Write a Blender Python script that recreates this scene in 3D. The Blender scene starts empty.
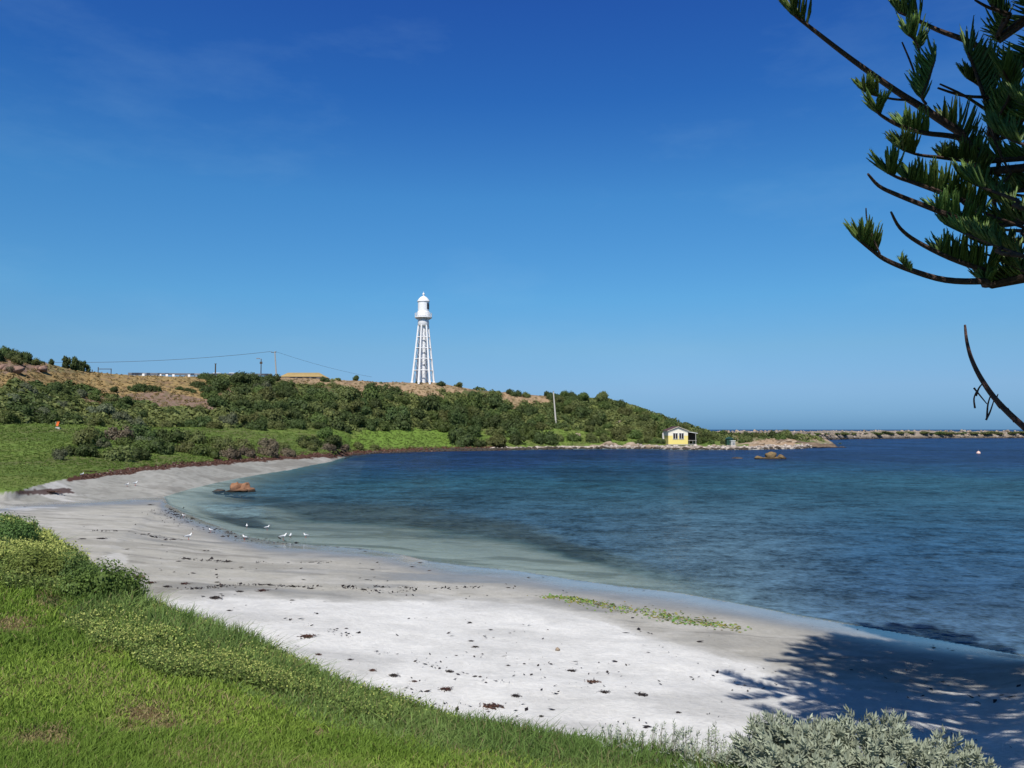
import bpy, math, random
import numpy as np
from mathutils import Vector

# ------------------------------------------------------------------ camera, sky, sun, exposure
SC = bpy.context.scene
COL = SC.collection
F, CX, CY, HZ, EYE = 803.0, 512.0, 384.0, 429.5, 5.0
PITCH = math.atan((HZ - CY) / F)
CP, SP = math.cos(PITCH), math.sin(PITCH)
cam_d = bpy.data.cameras.new('camera'); cam = bpy.data.objects.new('camera', cam_d); COL.objects.link(cam)
cam_d.sensor_width = 36.0; cam_d.lens = 36.0 * F / 1024.0
cam_d.clip_start = 0.05; cam_d.clip_end = 200000.0
cam.location = (0, 0, EYE); cam.rotation_euler = (math.pi / 2 + PITCH, 0, 0)
SC.camera = cam

SUN_AZ, SUN_EL = math.radians(190), math.radians(51)
SUN_DIR = Vector((math.sin(SUN_AZ) * math.cos(SUN_EL), math.cos(SUN_AZ) * math.cos(SUN_EL), math.sin(SUN_EL)))
sun_d = bpy.data.lights.new('sun', 'SUN'); sun = bpy.data.objects.new('sun', sun_d); COL.objects.link(sun)
sun_d.energy = 5.0; sun_d.angle = math.radians(0.53); sun_d.color = (1.0, 0.965, 0.91)
sun.rotation_euler = (-SUN_DIR).to_track_quat('-Z', 'Y').to_euler(); sun.location = (0, 0, 60)

W = bpy.data.worlds.new('World'); SC.world = W; W.use_nodes = True
wn, wl = W.node_tree.nodes, W.node_tree.links
bg = wn['Background']; bg.inputs[1].default_value = 0.125
sky = wn.new('ShaderNodeTexSky'); sky.sky_type = 'NISHITA'; sky.sun_disc = False
sky.sun_elevation = SUN_EL; sky.sun_rotation = SUN_AZ; sky.altitude = 0
sky.air_density = 1.0; sky.dust_density = 0.3; sky.ozone_density = 4.0
# clear maritime air: the sky's own colour deepened, by height above the horizon
stc = wn.new('ShaderNodeTexCoord'); sxyz = wn.new('ShaderNodeSeparateXYZ'); wl.new(stc.outputs['Generated'], sxyz.inputs[0])
ramp = wn.new('ShaderNodeValToRGB'); ce = ramp.color_ramp.elements
for i, (p_, c_) in enumerate([(0, (.20, .46, 1.0)), (.018, (.28, .53, 1.02)), (.05, (.41, .62, .98)), (.099, (.47, .73, .94)), (.16, (.42, .84, 1.06)), (.278, (.35, .86, 1.19)), (.386, (.21, .65, 1.19)), (.478, (.19, .55, 1.2)), (.62, (.13, .30, .52)), (1, (.15, .22, .31))]):
    e_ = ce[i] if i < 2 else ce.new(p_)
    e_.position = p_; e_.color = (c_[0] / 1.25, c_[1] / 1.25, c_[2] / 1.25, 1)
wl.new(sxyz.outputs['Z'], ramp.inputs[0])
gam = wn.new('ShaderNodeMix'); gam.data_type = 'RGBA'; gam.blend_type = 'MULTIPLY'; gam.inputs['Factor'].default_value = 1
wl.new(sky.outputs[0], gam.inputs['A']); wl.new(ramp.outputs[0], gam.inputs['B'])
# thin high cirrus, sampled by direction
tc = wn.new('ShaderNodeTexCoord'); mp = wn.new('ShaderNodeMapping'); mp.inputs['Scale'].default_value = (2.2, 2.2, 7.0)
mp.inputs['Rotation'].default_value = (0.25, 0.2, 0.3)
nz = wn.new('ShaderNodeTexNoise'); nz.inputs['Scale'].default_value = 1.6; nz.inputs['Detail'].default_value = 7; nz.inputs['Roughness'].default_value = 0.62
cr = wn.new('ShaderNodeMapRange'); cr.inputs[1].default_value = 0.52; cr.inputs[2].default_value = 0.85; cr.inputs[3].default_value = 0; cr.inputs[4].default_value = 0.12
wl.new(tc.outputs['Generated'], mp.inputs[0]); wl.new(mp.outputs[0], nz.inputs['Vector']); wl.new(nz.outputs[0], cr.inputs[0])
mx = wn.new('ShaderNodeMix'); mx.data_type = 'RGBA'
mx.inputs['B'].default_value = (2.8, 4.7, 6.6, 1)
wl.new(cr.outputs[0], mx.inputs['Factor']); wl.new(gam.outputs['Result'], mx.inputs['A']); wl.new(mx.outputs['Result'], bg.inputs[0])

SC.view_settings.view_transform = 'Standard'; SC.view_settings.look = 'None'
SC.view_settings.exposure = 0.0; SC.view_settings.gamma = 1.0
SC.render.engine = 'CYCLES'
SC.cycles.max_bounces = 6; SC.cycles.transparent_max_bounces = 8
SC.cycles.use_denoising = True

rng = np.random.default_rng(7); random.seed(7)

# ------------------------------------------------------------------ pixel / world helpers
def P(px, py, Y):
    """world point at depth Y seen at pixel px,py"""
    dx = (px - CX) / F; dy = (CY - py) / F
    yy = CP - dy * SP; zz = SP + dy * CP
    t = Y / yy
    return Vector((dx * t, Y, EYE + zz * t))
def PZ(px, py, z):
    dy = (CY - py) / F
    t = (z - EYE) / (SP + dy * CP)
    return P(px, py, t * (CP - dy * SP))
def proj(x, y, z):
    zz = z - EYE
    fwd = y * CP + zz * SP; up = -y * SP + zz * CP
    fwd = np.where(np.abs(fwd) < 1e-3, 1e-3, fwd)
    return CX + F * x / fwd, CY - F * up / fwd, fwd

def hsh(ix, iy, seed):
    h = (ix.astype(np.int64) * 374761393 + iy.astype(np.int64) * 668265263 + seed * 974634777) & 0xffffffff
    h = ((h ^ (h >> 13)) * 1274126177) & 0xffffffff
    return ((h ^ (h >> 16)) & 0xffffff) / float(0xffffff)
def vnoise(x, y, seed=0):
    ix = np.floor(x); iy = np.floor(y); fx = x - ix; fy = y - iy
    fx = fx * fx * (3 - 2 * fx); fy = fy * fy * (3 - 2 * fy)
    a = hsh(ix, iy, seed); b = hsh(ix + 1, iy, seed); c = hsh(ix, iy + 1, seed); d = hsh(ix + 1, iy + 1, seed)
    return (a * (1 - fx) + b * fx) * (1 - fy) + (c * (1 - fx) + d * fx) * fy
def fbm(x, y, seed=0, octv=4):
    s = 0; a = 0.5; t = 0
    for k in range(octv):
        s = s + a * vnoise(x, y, seed + k); t += a; a *= 0.5; x = x * 2.03 + 13.1; y = y * 2.03 + 7.7
    return s / t
def sst(a, b, x):
    t = np.clip((x - a) / (b - a), 0, 1); return t * t * (3 - 2 * t)

# ------------------------------------------------------------------ terrain: height of the land at any x, y
AP = 10.0                                   # the fan of profile lines starts 10 m behind the camera
def curve(pts):
    """pts: world (x, Y, z) -> sorted arrays of fan coordinate, Y, z"""
    a = sorted((p[0] / (p[1] + AP), p[1], p[2]) for p in pts)
    return np.array(a).T
def cz(lst, z): return [tuple(PZ(px, py, z)) for px, py in lst]
def cY(lst): return [tuple(P(px, py, Y)) for px, py, Y in lst]
def fan(s, Y, z): return (s * (Y + AP), Y, z)

def xy_at(lst, zg):
    out = []
    for px, py in lst:
        p = PZ(px, py, float(np.interp(px, [0, 120, 180, 260, 330, 470, 540], [2.45, 2.42, 2.34, 2.28, 2.24, 2.17, 2.14]))); out.append((p[0], p[1], zg))
    return out
C_c = curve([fan(-2.5, 40, 2.6), fan(-0.62, 34, 2.4)] +
            xy_at([(0, 507), (40, 522), (80, 548), (120, 577), (180, 602), (260, 634), (330, 668), (400, 692), (470, 714), (540, 729), (640, 742), (740, 758)], 2.0) +
            [fan(.2, 5.5, 2.0), fan(.3, 6.2, 2.0), fan(.36, 10, 2.0), fan(.45, 15, 2.0), fan(.8, 22, 2.2), fan(2.5, 30, 2.4)])
near_w = [(165, 497), (168, 504), (185, 513), (205, 521), (240, 535), (270, 541), (300, 544), (360, 548), (400, 554), (430, 561), (470, 566), (520, 571), (570, 579), (620, 586), (680, 593), (740, 604), (800, 616), (900, 633), (1024, 656)]
C_f = curve([fan(-2.5, 48, 1.6), fan(-0.7, 46, .9), fan(-.52, 46, .7)] + cz(near_w, 0.0) + [fan(.5, 15, 0), fan(.8, 26, 0), fan(2.5, 40, 0)])
far_w = [(165, 496.5, 0), (176, 493, 0), (190, 489, 0), (230, 480, 0), (290, 470, 0), (330, 462, 0), (345, 457, 0), (352, 454.5, 0), (380, 453, 0), (440, 451.2, 0), (500, 450.3, 0), (560, 449.3, 0), (640, 448.8, 0), (690, 449.8, 0), (750, 449.8, 0), (800, 448.8, 0), (825, 446.5, 0), (838, 444, 0)]
C_j = curve([fan(-2.5, 49, 1.7), fan(-0.7, 47.5, 1.0), fan(-.52, 48, .8)] + [tuple(PZ(a, b, 0.0)) for a, b, _ in far_w] + [fan(.42, 300, 0), fan(2.5, 300, 0)])
C_k = curve([fan(-2.5, 55, 2.2), fan(-0.7, 53, 1.6)] + cY([(0, 495, 46), (20, 490, 50), (60, 480, 57), (150, 467, 75), (200, 463, 86), (250, 459, 103), (300, 455.5, 124), (330, 454.2, 135), (350, 452.5, 168), (440, 449.3, 192), (500, 448, 201), (560, 446.5, 212), (640, 445.5, 215), (690, 446.5, 204), (750, 446.8, 204), (800, 446, 212), (838, 442, 262)]) + [fan(.42, 306, .5), fan(2.5, 306, .5)])
C_l = curve([fan(-2.5, 100, 5)] + cY([(-150, 420, 95), (0, 422, 112), (60, 423, 121), (120, 426, 130), (200, 427, 146), (300, 428, 170), (350, 429, 188), (450, 428, 216), (520, 428, 226), (600, 430, 232), (660, 437, 230), (690, 441, 224), (720, 441, 222), (750, 441, 220), (800, 441, 232), (838, 441, 276)]) + [fan(.42, 320, .6), fan(2.5, 320, .6)])
C_n = curve([fan(-2.5, 130, 18)] + cY([(-150, 350, 135), (0, 355, 150), (20, 357, 153), (45, 363, 160), (60, 367, 165), (90, 372, 180), (130, 375.5, 192), (200, 376.8, 206), (280, 377, 222), (330, 379, 230), (370, 381.5, 235), (400, 382.7, 238), (440, 383.2, 240), (470, 389, 243), (520, 394, 250), (560, 396, 252), (600, 398, 254), (640, 409, 252), (670, 419, 250), (700, 430, 246), (720, 434.5, 244), (760, 434, 250), (800, 435.5, 256), (838, 440, 290)]) + [fan(.42, 335, .6), fan(2.5, 335, .6)])

def knots(s):
    g = lambda C, i: np.interp(s, C[0], C[i])
    c, f, j, k, l, n = ((g(C, 1), g(C, 2)) for C in (C_c, C_f, C_j, C_k, C_l, C_n))
    f = (np.maximum(f[0], c[0] + 3), f[1]); j = (np.maximum(j[0], f[0] + .3), j[1]); k = (np.maximum(k[0], j[0] + .5), k[1])
    l = (np.maximum(l[0], k[0] + 1), l[1]); n = (np.maximum(n[0], l[0] + 2), n[1])
    return c, f, j, k, l, n

def height(x, y, noise=True):
    x = np.asarray(x, float); y = np.asarray(y, float)
    s = x / np.maximum(y + AP, .3)
    c, f, j, k, l, n = knots(s)
    foot = (c[0] + 1.3, np.maximum(1.12, f[1] + .35))
    land = sst(.405, .375, s)               # the headland ends here
    m = (l[0] + .5 * (n[0] - l[0]), l[1] + .60 * (n[1] - l[1]))
    top2 = (n[0] + 45, n[1] - 1.2 - 3 * sst(.1, .3, s))
    Z = np.full(x.shape, 3.6)
    def seg(a, b, p=1.0, ease=False):
        t = np.clip((y - a[0]) / np.maximum(b[0] - a[0], 1e-3), 0, 1)
        if ease: t = t * t * (3 - 2 * t)
        v = b[1] + (a[1] - b[1]) * (1 - t) ** p
        return np.where((y >= a[0]) & (y < b[0] + 1e-9), v, np.nan)
    one = np.ones_like(s)
    segs = [seg((-20 * one, 3.6 * one), (3 * one, 3.22 * one)), seg((3 * one, 3.22 * one), c), seg(c, foot, 1, True), seg(foot, f, 1.25)]
    segs += [seg(k, l), seg(l, m), seg(m, n, 1.35), seg(n, top2)]
    for v in segs: Z = np.where(np.isnan(v), Z, v)
    # sea bed between the near and the far waterline
    d = np.minimum(y - f[0], (j[0] - y) * np.where(s < -.17, .30, .6))
    base = f[1] + (j[1] - f[1]) * np.clip((y - f[0]) / (j[0] - f[0]), 0, 1)
    sea = base - 3.2 * (1 - np.exp(-.028 * np.maximum(d, 0)))
    Z = np.where((y >= f[0]) & (y < j[0]), sea, Z)
    tk = np.clip((y - j[0]) / (k[0] - j[0]), 0, 1); Z = np.where((y >= j[0]) & (y < k[0]), j[1] + (k[1] - j[1]) * np.where(s < -.155, tk, np.sqrt(tk)), Z)
    t = np.clip((y - top2[0]) / 200, 0, 1)
    Z = np.where(y >= top2[0], top2[1] + (-3.5 - top2[1]) * t, Z)
    Z = np.where(y >= j[0], -3.2 + (Z + 3.2) * land, Z)
    if noise:
        hill = sst(0, 1, (y - l[0]) / 12.0)
        Z = Z + hill * land * 1.1 * (fbm(x / 14, y / 14, 3) - .5) * sst(0, 14, np.abs(n[0] - y) + 4) + hill * land * .5 * (fbm(x / 3.5, y / 3.5, 5) - .5)
        Z = Z + np.where(y > k[0], 1, 0) * (1 - hill) * .5 * (fbm(x / 6, y / 6, 8) - .5) * sst(0, 6, y - k[0])
        sand = ((y > foot[0]) & (y < f[0])).astype(float)
        Z = Z + sand * (.10 * (fbm(x / 1.3, y / 1.3, 11) - .5) + .10 * (fbm(x / 5, y / 4, 12) - .5)) * sst(0, 4, f[0] - y) * sst(0, 2, y - foot[0])
        lawn = (y < c[0]).astype(float)
        Z = Z + lawn * .10 * (fbm(x / 1.5, y / 1.5, 14) - .5)
        rk = ((y > j[0]) & (y < k[0] + 3)).astype(float) * sst(.05, .12, s)
        Z = Z + rk * .5 * (fbm(x / 1.6, y / 1.6, 17) - .4) * land
    return Z
def hz(x, y): return float(height(np.array([x]), np.array([y]))[0])
def hit(px, py, y0=4.0, y1=420.0):
    """first place where the sight line through the pixel meets the land or the water"""
    Ys = np.geomspace(y0, y1, 1600)
    dx = (px - CX) / F; dy = (CY - py) / F
    t = Ys / (CP - dy * SP); X = dx * t; Zr = EYE + (SP + dy * CP) * t
    below = np.nonzero(Zr <= np.maximum(height(X, Ys), 0))[0]
    i = below[0] if len(below) else len(Ys) - 1
    return Vector((X[i], Ys[i], max(float(height(X[i:i + 1], Ys[i:i + 1])[0]), 0.0)))

# ------------------------------------------------------------------ mesh and material helpers
def mesh_np(name, V, Q, mat=None, parent=None, col=None, smooth=False, attrs=None):
    V = np.asarray(V, np.float32).reshape(-1, 3); Q = np.asarray(Q, np.int32)
    me = bpy.data.meshes.new(name); n = Q.shape[1]
    me.vertices.add(len(V)); me.vertices.foreach_set('co', V.ravel())
    me.loops.add(Q.size); me.loops.foreach_set('vertex_index', Q.ravel())
    me.polygons.add(len(Q)); me.polygons.foreach_set('loop_start', np.arange(0, Q.size, n, dtype=np.int32))
    try: me.polygons.foreach_set('loop_total', np.full(len(Q), n, np.int32))
    except Exception: pass
    if smooth: me.polygons.foreach_set('use_smooth', np.ones(len(Q), bool))
    if col is not None:
        a = me.color_attributes.new('Col', 'FLOAT_COLOR', 'POINT')
        c = np.ones((len(V), 4), np.float32); c[:, :3] = col; a.data.foreach_set('color', c.ravel())
    for k, v in (attrs or {}).items():
        a = me.attributes.new(k, 'FLOAT', 'POINT'); a.data.foreach_set('value', np.asarray(v, np.float32))
    me.update(calc_edges=True); me.validate()
    if mat: me.materials.append(mat)
    o = bpy.data.objects.new(name, me); COL.objects.link(o)
    if parent: o.parent = parent
    return o

class MB:
    def __init__(s): s.v = []; s.f = []
    def add(s, V, Fc):
        b = len(s.v); s.v += [tuple(p) for p in V]; s.f += [tuple(i + b for i in q) for q in Fc]
    def box(s, c, d, rz=0.0):
        x, y, z = c; a, b, h = d[0] / 2, d[1] / 2, d[2] / 2; co, si = math.cos(rz), math.sin(rz)
        V = [(x + i * a * co - j * b * si, y + i * a * si + j * b * co, z + k * h) for k in (-1, 1) for j in (-1, 1) for i in (-1, 1)]
        s.add(V, [(0, 2, 3, 1), (4, 5, 7, 6), (0, 1, 5, 4), (2, 6, 7, 3), (0, 4, 6, 2), (1, 3, 7, 5)])
    def tube(s, pts, rads, n=8, cap=True):
        pts = [Vector(p) for p in pts]
        if not hasattr(rads, '__len__'): rads = [rads] * len(pts)
        V = []; Fc = []; ref = None
        for i, p in enumerate(pts):
            t = (pts[min(i + 1, len(pts) - 1)] - pts[max(i - 1, 0)])
            t = t.normalized() if t.length > 1e-9 else Vector((0, 0, 1))
            if ref is None: ref = Vector((1, 0, 0)) if abs(t.x) < .8 else Vector((0, 1, 0))
            u = (ref - t * ref.dot(t)).normalized(); w = t.cross(u); ref = u
            for k in range(n):
                a = 2 * math.pi * k / n; V.append(p + (u * math.cos(a) + w * math.sin(a)) * rads[i])
        for i in range(len(pts) - 1):
            for k in range(n): Fc.append((i * n + k, i * n + (k + 1) % n, (i + 1) * n + (k + 1) % n, (i + 1) * n + k))
        if cap: Fc.append(tuple(range(n - 1, -1, -1))); Fc.append(tuple(range((len(pts) - 1) * n, len(pts) * n)))
        s.add(V, Fc)
    def lathe(s, prof, c=(0, 0, 0), n=24):
        V = [(c[0] + r * math.cos(2 * math.pi * k / n), c[1] + r * math.sin(2 * math.pi * k / n), c[2] + z) for r, z in prof for k in range(n)]
        Fc = [(i * n + k, i * n + (k + 1) % n, (i + 1) * n + (k + 1) % n, (i + 1) * n + k) for i in range(len(prof) - 1) for k in range(n)]
        Fc += [tuple(range(n - 1, -1, -1)), tuple(range((len(prof) - 1) * n, len(prof) * n))]
        s.add(V, Fc)
    def obj(s, name, mat, parent=None, smooth=False):
        me = bpy.data.meshes.new(name); me.from_pydata(s.v, [], s.f); me.update()
        if smooth:
            for p in me.polygons: p.use_smooth = True
        me.set_sharp_from_angle(angle=math.radians(38))
        me.materials.append(mat); o = bpy.data.objects.new(name, me); COL.objects.link(o)
        if parent: o.parent = parent
        return o

def tag(o, label=None, cat=None, group=None, kind=None):
    if label: o['label'] = label
    if cat: o['category'] = cat
    if group: o['group'] = group
    if kind: o['kind'] = kind
    return o
def thing(name, label, cat, loc, rz=0.0, group=None):
    o = bpy.data.objects.new(name, None); COL.objects.link(o); o.empty_display_size = .3
    o.location = loc; o.rotation_euler = (0, 0, rz)
    return tag(o, label, cat, group)

def mat(name, col, rough=.7, spec=.3, noise=0, nscale=5.0, bump=0, metallic=0, second=None):
    m = bpy.data.materials.new(name); m.use_nodes = True
    n, l = m.node_tree.nodes, m.node_tree.links; b = n['Principled BSDF']
    b.inputs['Base Color'].default_value = (*col, 1); b.inputs['Roughness'].default_value = rough
    b.inputs['Specular IOR Level'].default_value = spec; b.inputs['Metallic'].default_value = metallic
    if noise or bump or second:
        t = n.new('ShaderNodeTexCoord'); z = n.new('ShaderNodeTexNoise'); z.inputs['Scale'].default_value = nscale; z.inputs['Detail'].default_value = 6
        l.new(t.outputs['Object'], z.inputs['Vector'])
        r = n.new('ShaderNodeValToRGB'); r.color_ramp.elements[0].position = .3; r.color_ramp.elements[1].position = .7
        s2 = second or tuple(c * (1 - noise) for c in col)
        r.color_ramp.elements[0].color = (*s2, 1); r.color_ramp.elements[1].color = (*col, 1)
        l.new(z.outputs[0], r.inputs[0]); l.new(r.outputs[0], b.inputs['Base Color'])
        if bump:
            bp = n.new('ShaderNodeBump'); bp.inputs['Strength'].default_value = bump; bp.inputs['Distance'].default_value = .1
            l.new(z.outputs[0], bp.inputs['Height']); l.new(bp.outputs[0], b.inputs['Normal'])
    return m

def leaf_mat(name, base=None, transl=.3, rough=.6, gloss=.012, var=.22):
    """leaves: vertex colour (a tone, or the colour itself when base is None) with some light through them"""
    m = bpy.data.materials.new(name); m.use_nodes = True
    n, l = m.node_tree.nodes, m.node_tree.links; n.remove(n['Principled BSDF']); out = n['Material Output']
    a = n.new('ShaderNodeAttribute'); a.attribute_name = 'Col'; c = a.outputs['Color']
    if base:
        mu = n.new('ShaderNodeMix'); mu.data_type = 'RGBA'; mu.blend_type = 'MULTIPLY'; mu.inputs['Factor'].default_value = 1
        mu.inputs['B'].default_value = (*base, 1); l.new(c, mu.inputs['A']); c = mu.outputs['Result']
        oi = n.new('ShaderNodeObjectInfo'); hs = n.new('ShaderNodeHueSaturation')
        m1 = n.new('ShaderNodeMapRange'); m1.inputs[3].default_value = 1 - var; m1.inputs[4].default_value = 1 + var
        m2 = n.new('ShaderNodeMapRange'); m2.inputs[3].default_value = .485; m2.inputs[4].default_value = .515
        l.new(oi.outputs['Random'], m1.inputs[0]); l.new(oi.outputs['Random'], m2.inputs[0])
        l.new(m1.outputs[0], hs.inputs['Value']); l.new(m2.outputs[0], hs.inputs['Hue']); l.new(c, hs.inputs['Color']); c = hs.outputs[0]
    d = n.new('ShaderNodeBsdfDiffuse'); t = n.new('ShaderNodeBsdfTranslucent'); g = n.new('ShaderNodeBsdfGlossy'); g.inputs['Roughness'].default_value = rough
    g.inputs['Color'].default_value = (.8, .8, .8, 1)
    x = n.new('ShaderNodeMixShader'); x.inputs[0].default_value = transl; y = n.new('ShaderNodeMixShader'); y.inputs[0].default_value = gloss
    l.new(c, d.inputs[0]); l.new(c, t.inputs[0]); l.new(d.outputs[0], x.inputs[1]); l.new(t.outputs[0], x.inputs[2])
    l.new(x.outputs[0], y.inputs[1]); l.new(g.outputs[0], y.inputs[2]); l.new(y.outputs[0], out.inputs[0])
    return m

def col_mat(name, rough=.85, bump=.3, bscale=6.0, spec=.2):
    m = bpy.data.materials.new(name); m.use_nodes = True
    n, l = m.node_tree.nodes, m.node_tree.links; b = n['Principled BSDF']
    a = n.new('ShaderNodeAttribute'); a.attribute_name = 'Col'
    t = n.new('ShaderNodeTexCoord'); z = n.new('ShaderNodeTexNoise'); z.inputs['Scale'].default_value = bscale; z.inputs['Detail'].default_value = 8; z.inputs['Roughness'].default_value = .65
    l.new(t.outputs['Object'], z.inputs['Vector'])
    mr = n.new('ShaderNodeMapRange'); mr.inputs[1].default_value = .25; mr.inputs[2].default_value = .75; mr.inputs[3].default_value = .7; mr.inputs[4].default_value = 1.25
    mu = n.new('ShaderNodeVectorMath'); mu.operation = 'SCALE'
    l.new(z.outputs[0], mr.inputs[0]); l.new(a.outputs['Color'], mu.inputs[0]); l.new(mr.outputs[0], mu.inputs['Scale']); l.new(mu.outputs[0], b.inputs['Base Color'])
    bp = n.new('ShaderNodeBump'); bp.inputs['Strength'].default_value = bump; bp.inputs['Distance'].default_value = .15
    l.new(z.outputs[0], bp.inputs['Height']); l.new(bp.outputs[0], b.inputs['Normal'])
    b.inputs['Roughness'].default_value = rough; b.inputs['Specular IOR Level'].default_value = spec
    return m

def in_poly(px, py, poly):
    inside = np.zeros(px.shape, bool); n = len(poly)
    for i in range(n):
        x1, y1 = poly[i]; x2, y2 = poly[(i + 1) % n]
        if y1 == y2: continue
        c = ((y1 > py) != (y2 > py)) & (px < (x2 - x1) * (py - y1) / (y2 - y1) + x1)
        inside ^= c
    return inside

# ------------------------------------------------------------------ the ground sheet
scol = np.concatenate([np.linspace(-2.4, -.78, 45)[:-1], np.linspace(-.78, .5, 640), np.linspace(.5, 2.4, 45)[1:]])
yrow = np.concatenate([np.linspace(-9.2, 3.6, 22)[:-1], np.geomspace(3.6, 62, 500)[:-1], np.geomspace(62, 300, 190)[:-1], np.geomspace(300, 900, 30)])
S, YY = np.meshgrid(scol, yrow); XX = S * (YY + AP)
ZZ = height(XX, YY)
nr, nc = XX.shape
idx = np.arange(nr * nc).reshape(nr, nc)
quads = np.stack([idx[:-1, :-1], idx[:-1, 1:], idx[1:, 1:], idx[1:, :-1]], -1).reshape(-1, 4)
x, y, z, s = XX.ravel(), YY.ravel(), ZZ.ravel(), S.ravel()
px, py, fw = proj(x, y, z)
kc, kf, kj, kk, kl, kn = knots(s)
C_e = curve([fan(-2.5, 30, 0), fan(-.55, 30, 0)] + [tuple(PZ(a, b, .6)) for a, b in [(60, 600), (150, 618), (200, 609), (230, 603), (260, 602), (330, 597), (400, 594), (470, 590), (530, 592), (600, 610), (660, 630), (740, 655), (850, 680), (1024, 712)]] + [fan(.5, 12, 0), fan(2.5, 25, 0)])
ye = np.interp(s, C_e[0], C_e[1])
nA = fbm(x / 2.0, y / 2.0, 21); nB = fbm(x / .5, y / .5, 22); nC = fbm(x / 9, y / 9, 23); nD = fbm(x / 25, y / 25, 24)
col = np.zeros((len(x), 3)); wet = np.zeros(len(x))
def put(mask, c, amt=1.0):
    m = (np.asarray(mask, float) * amt)[:, None]
    col[:] = col * (1 - m) + np.asarray(c)[None] * m
put(np.ones(len(x)), (.085, .125, .028))
put(sst(.5, .68, nA), (.10, .085, .035), .6)
for (bx, by, br) in [(146, 714, 26), (127, 731, 16), (52, 739, 24), (169, 727, 14), (11, 626, 30), (79, 619, 16), (49, 604, 16)]:
    put(sst(1.2, .4, np.hypot((px - bx) / br, (py - by) / (br * .38)) + (nB - .5) * 1.2), (.17, .105, .05), .8)
sandm = (y > kc[0] + 1.0) & (y < kf[0] + .01)
dry = sst(1.3, -1.1, (y - ye) + (nA - .5) * 3.2 + (nB - .5) * 1.4 + (nC - .5) * 1.5)
DRY = np.array((.70, .685, .65)); WETS = np.array((.41, .39, .34))
put(sandm, WETS); put(sandm, DRY, dry)
put(sandm & (y > ye), (.46, .44, .395), sst(.45, .65, fbm(x / 7, y / 3.5, 31)) * .7)          # pale dried bars on the wet sand
put(sandm, (.25, .235, .205), sst(.50, .68, fbm(x / 4, y / 2.0, 33)) * .45 * (1 - dry))
put(sandm, (.50, .48, .44), sst(.58, .66, fbm(x / .9, y / .6, 37)) * .45 * (1 - dry))
put(sandm, (.16, .15, .135), sst(.63, .69, fbm(x / 2.4, y / .5, 38)) * .4 * (1 - dry))
put(sandm, DRY * .74, sst(.46, .62, fbm(x / 3.5, y / 1.8, 39)) * dry * .75)
put(sandm, DRY * .9, sst(.5, .6, nB) * dry * .5)
wetb = sst(2.8, .2, (kf[0] - y) / np.maximum(kf[0] * .07, .8) + (nA - .5) * .8)
wet = np.maximum(wet, sandm * wetb)
pool = [(330, 566), (420, 574), (470, 568), (540, 575), (600, 588), (660, 600), (600, 598), (540, 589), (470, 582), (410, 588), (340, 590), (300, 583)]
wet = np.maximum(wet, (sandm & in_poly(px + (nA - .5) * 50, py + (nA - .5) * 14, pool)) * .7 * sst(.38, .58, fbm(x / 3, y / .9, 36)) * sst(310, 430, px))
wet = np.maximum(wet, (s > -.42) * sandm * (1 - dry) * sst(.52, .66, fbm(x / 6, y / 2.2, 35)) * .4)
put(sandm, (.25, .24, .215), np.clip(wet * 1.3, 0, .85))
put(sandm & (s > -.25), (.17, .14, .10), sst(.011, .004, np.abs(kf[0] - y) / kf[0] - .004) * sst(.38, .5, fbm(x / .8, y / .8, 40)) * .7)
hump = sst(1.05, .75, np.hypot((px - 117) / 13, (py - 558) / 6) + (nB - .5) * 1.1 + (nA - .5) * .8); put(sandm, (.58, .56, .52), hump * .8)
# sea bed
sb = (y >= kf[0]) & (y < kj[0])
put(sb, (.40, .39, .35))
dirt = [(200, 500), (250, 506), (300, 503), (345, 507), (400, 508), (480, 521), (560, 540), (640, 567), (700, 587), (800, 602), (900, 612), (1024, 632), (1300, 660)]
pw, qw, _ = proj(x, y, np.zeros_like(x))
edge = np.interp(pw, [a for a, b in dirt], [b for a, b in dirt])
weed = sst(7, -7, qw - edge + (fbm(x / 5, y / 3, 41) - .5) * 22)
weed = np.maximum(weed, sst(1.1, .6, np.hypot((pw - 232) / 46, (qw - 508 - (pw - 232) * .17) / 9) + (nA - .5) * .7))
weed = weed * sst(860, 560, pw); weed = weed * (1 - .85 * sst(1.1, .5, np.hypot((pw - 245) / 60, (qw - 500) / 5) + (nA - .5) * .9))
put(sb, (.085, .15, .16), weed * sst(200, 300, pw))
put(sb, (.12, .125, .10), sst(.5, .65, fbm(x / 3, y / 2, 48)) * .55)
# far beach, shore rocks
sh = (y >= kj[0]) & (y < kk[0])
fb = s < -.155
farb = ((y >= kf[0]) & (y < kk[0]) & (s < -.37)) | (sh & fb)
put(farb, (.33, .32, .285)); put(farb, (.40, .385, .345), sst(.48, .6, fbm(x / 7, y / 9, 52)) * .8)
put(farb, (.20, .185, .16), sst(.52, .66, fbm(x / 3, y / 6, 53)) * .6); put(farb, (.20, .19, .165), sst(.5, .62, nB) * .4)
put(sh & ~fb, (.42, .35, .29)); put(sh & ~fb, (.24, .19, .15), sst(.45, .62, nA))
put(sh & ~fb & (z < .22), (.07, .055, .045), .9)
put((y > kf[0] - 6) & (y < kk[0]) & (s < -.30), (.56, .54, .51), sst(.50, .56, fbm(x / 3.5, y / 2.5, 51)) * .75 * sst(95, 55, px + (nB - .5) * 60))
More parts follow.
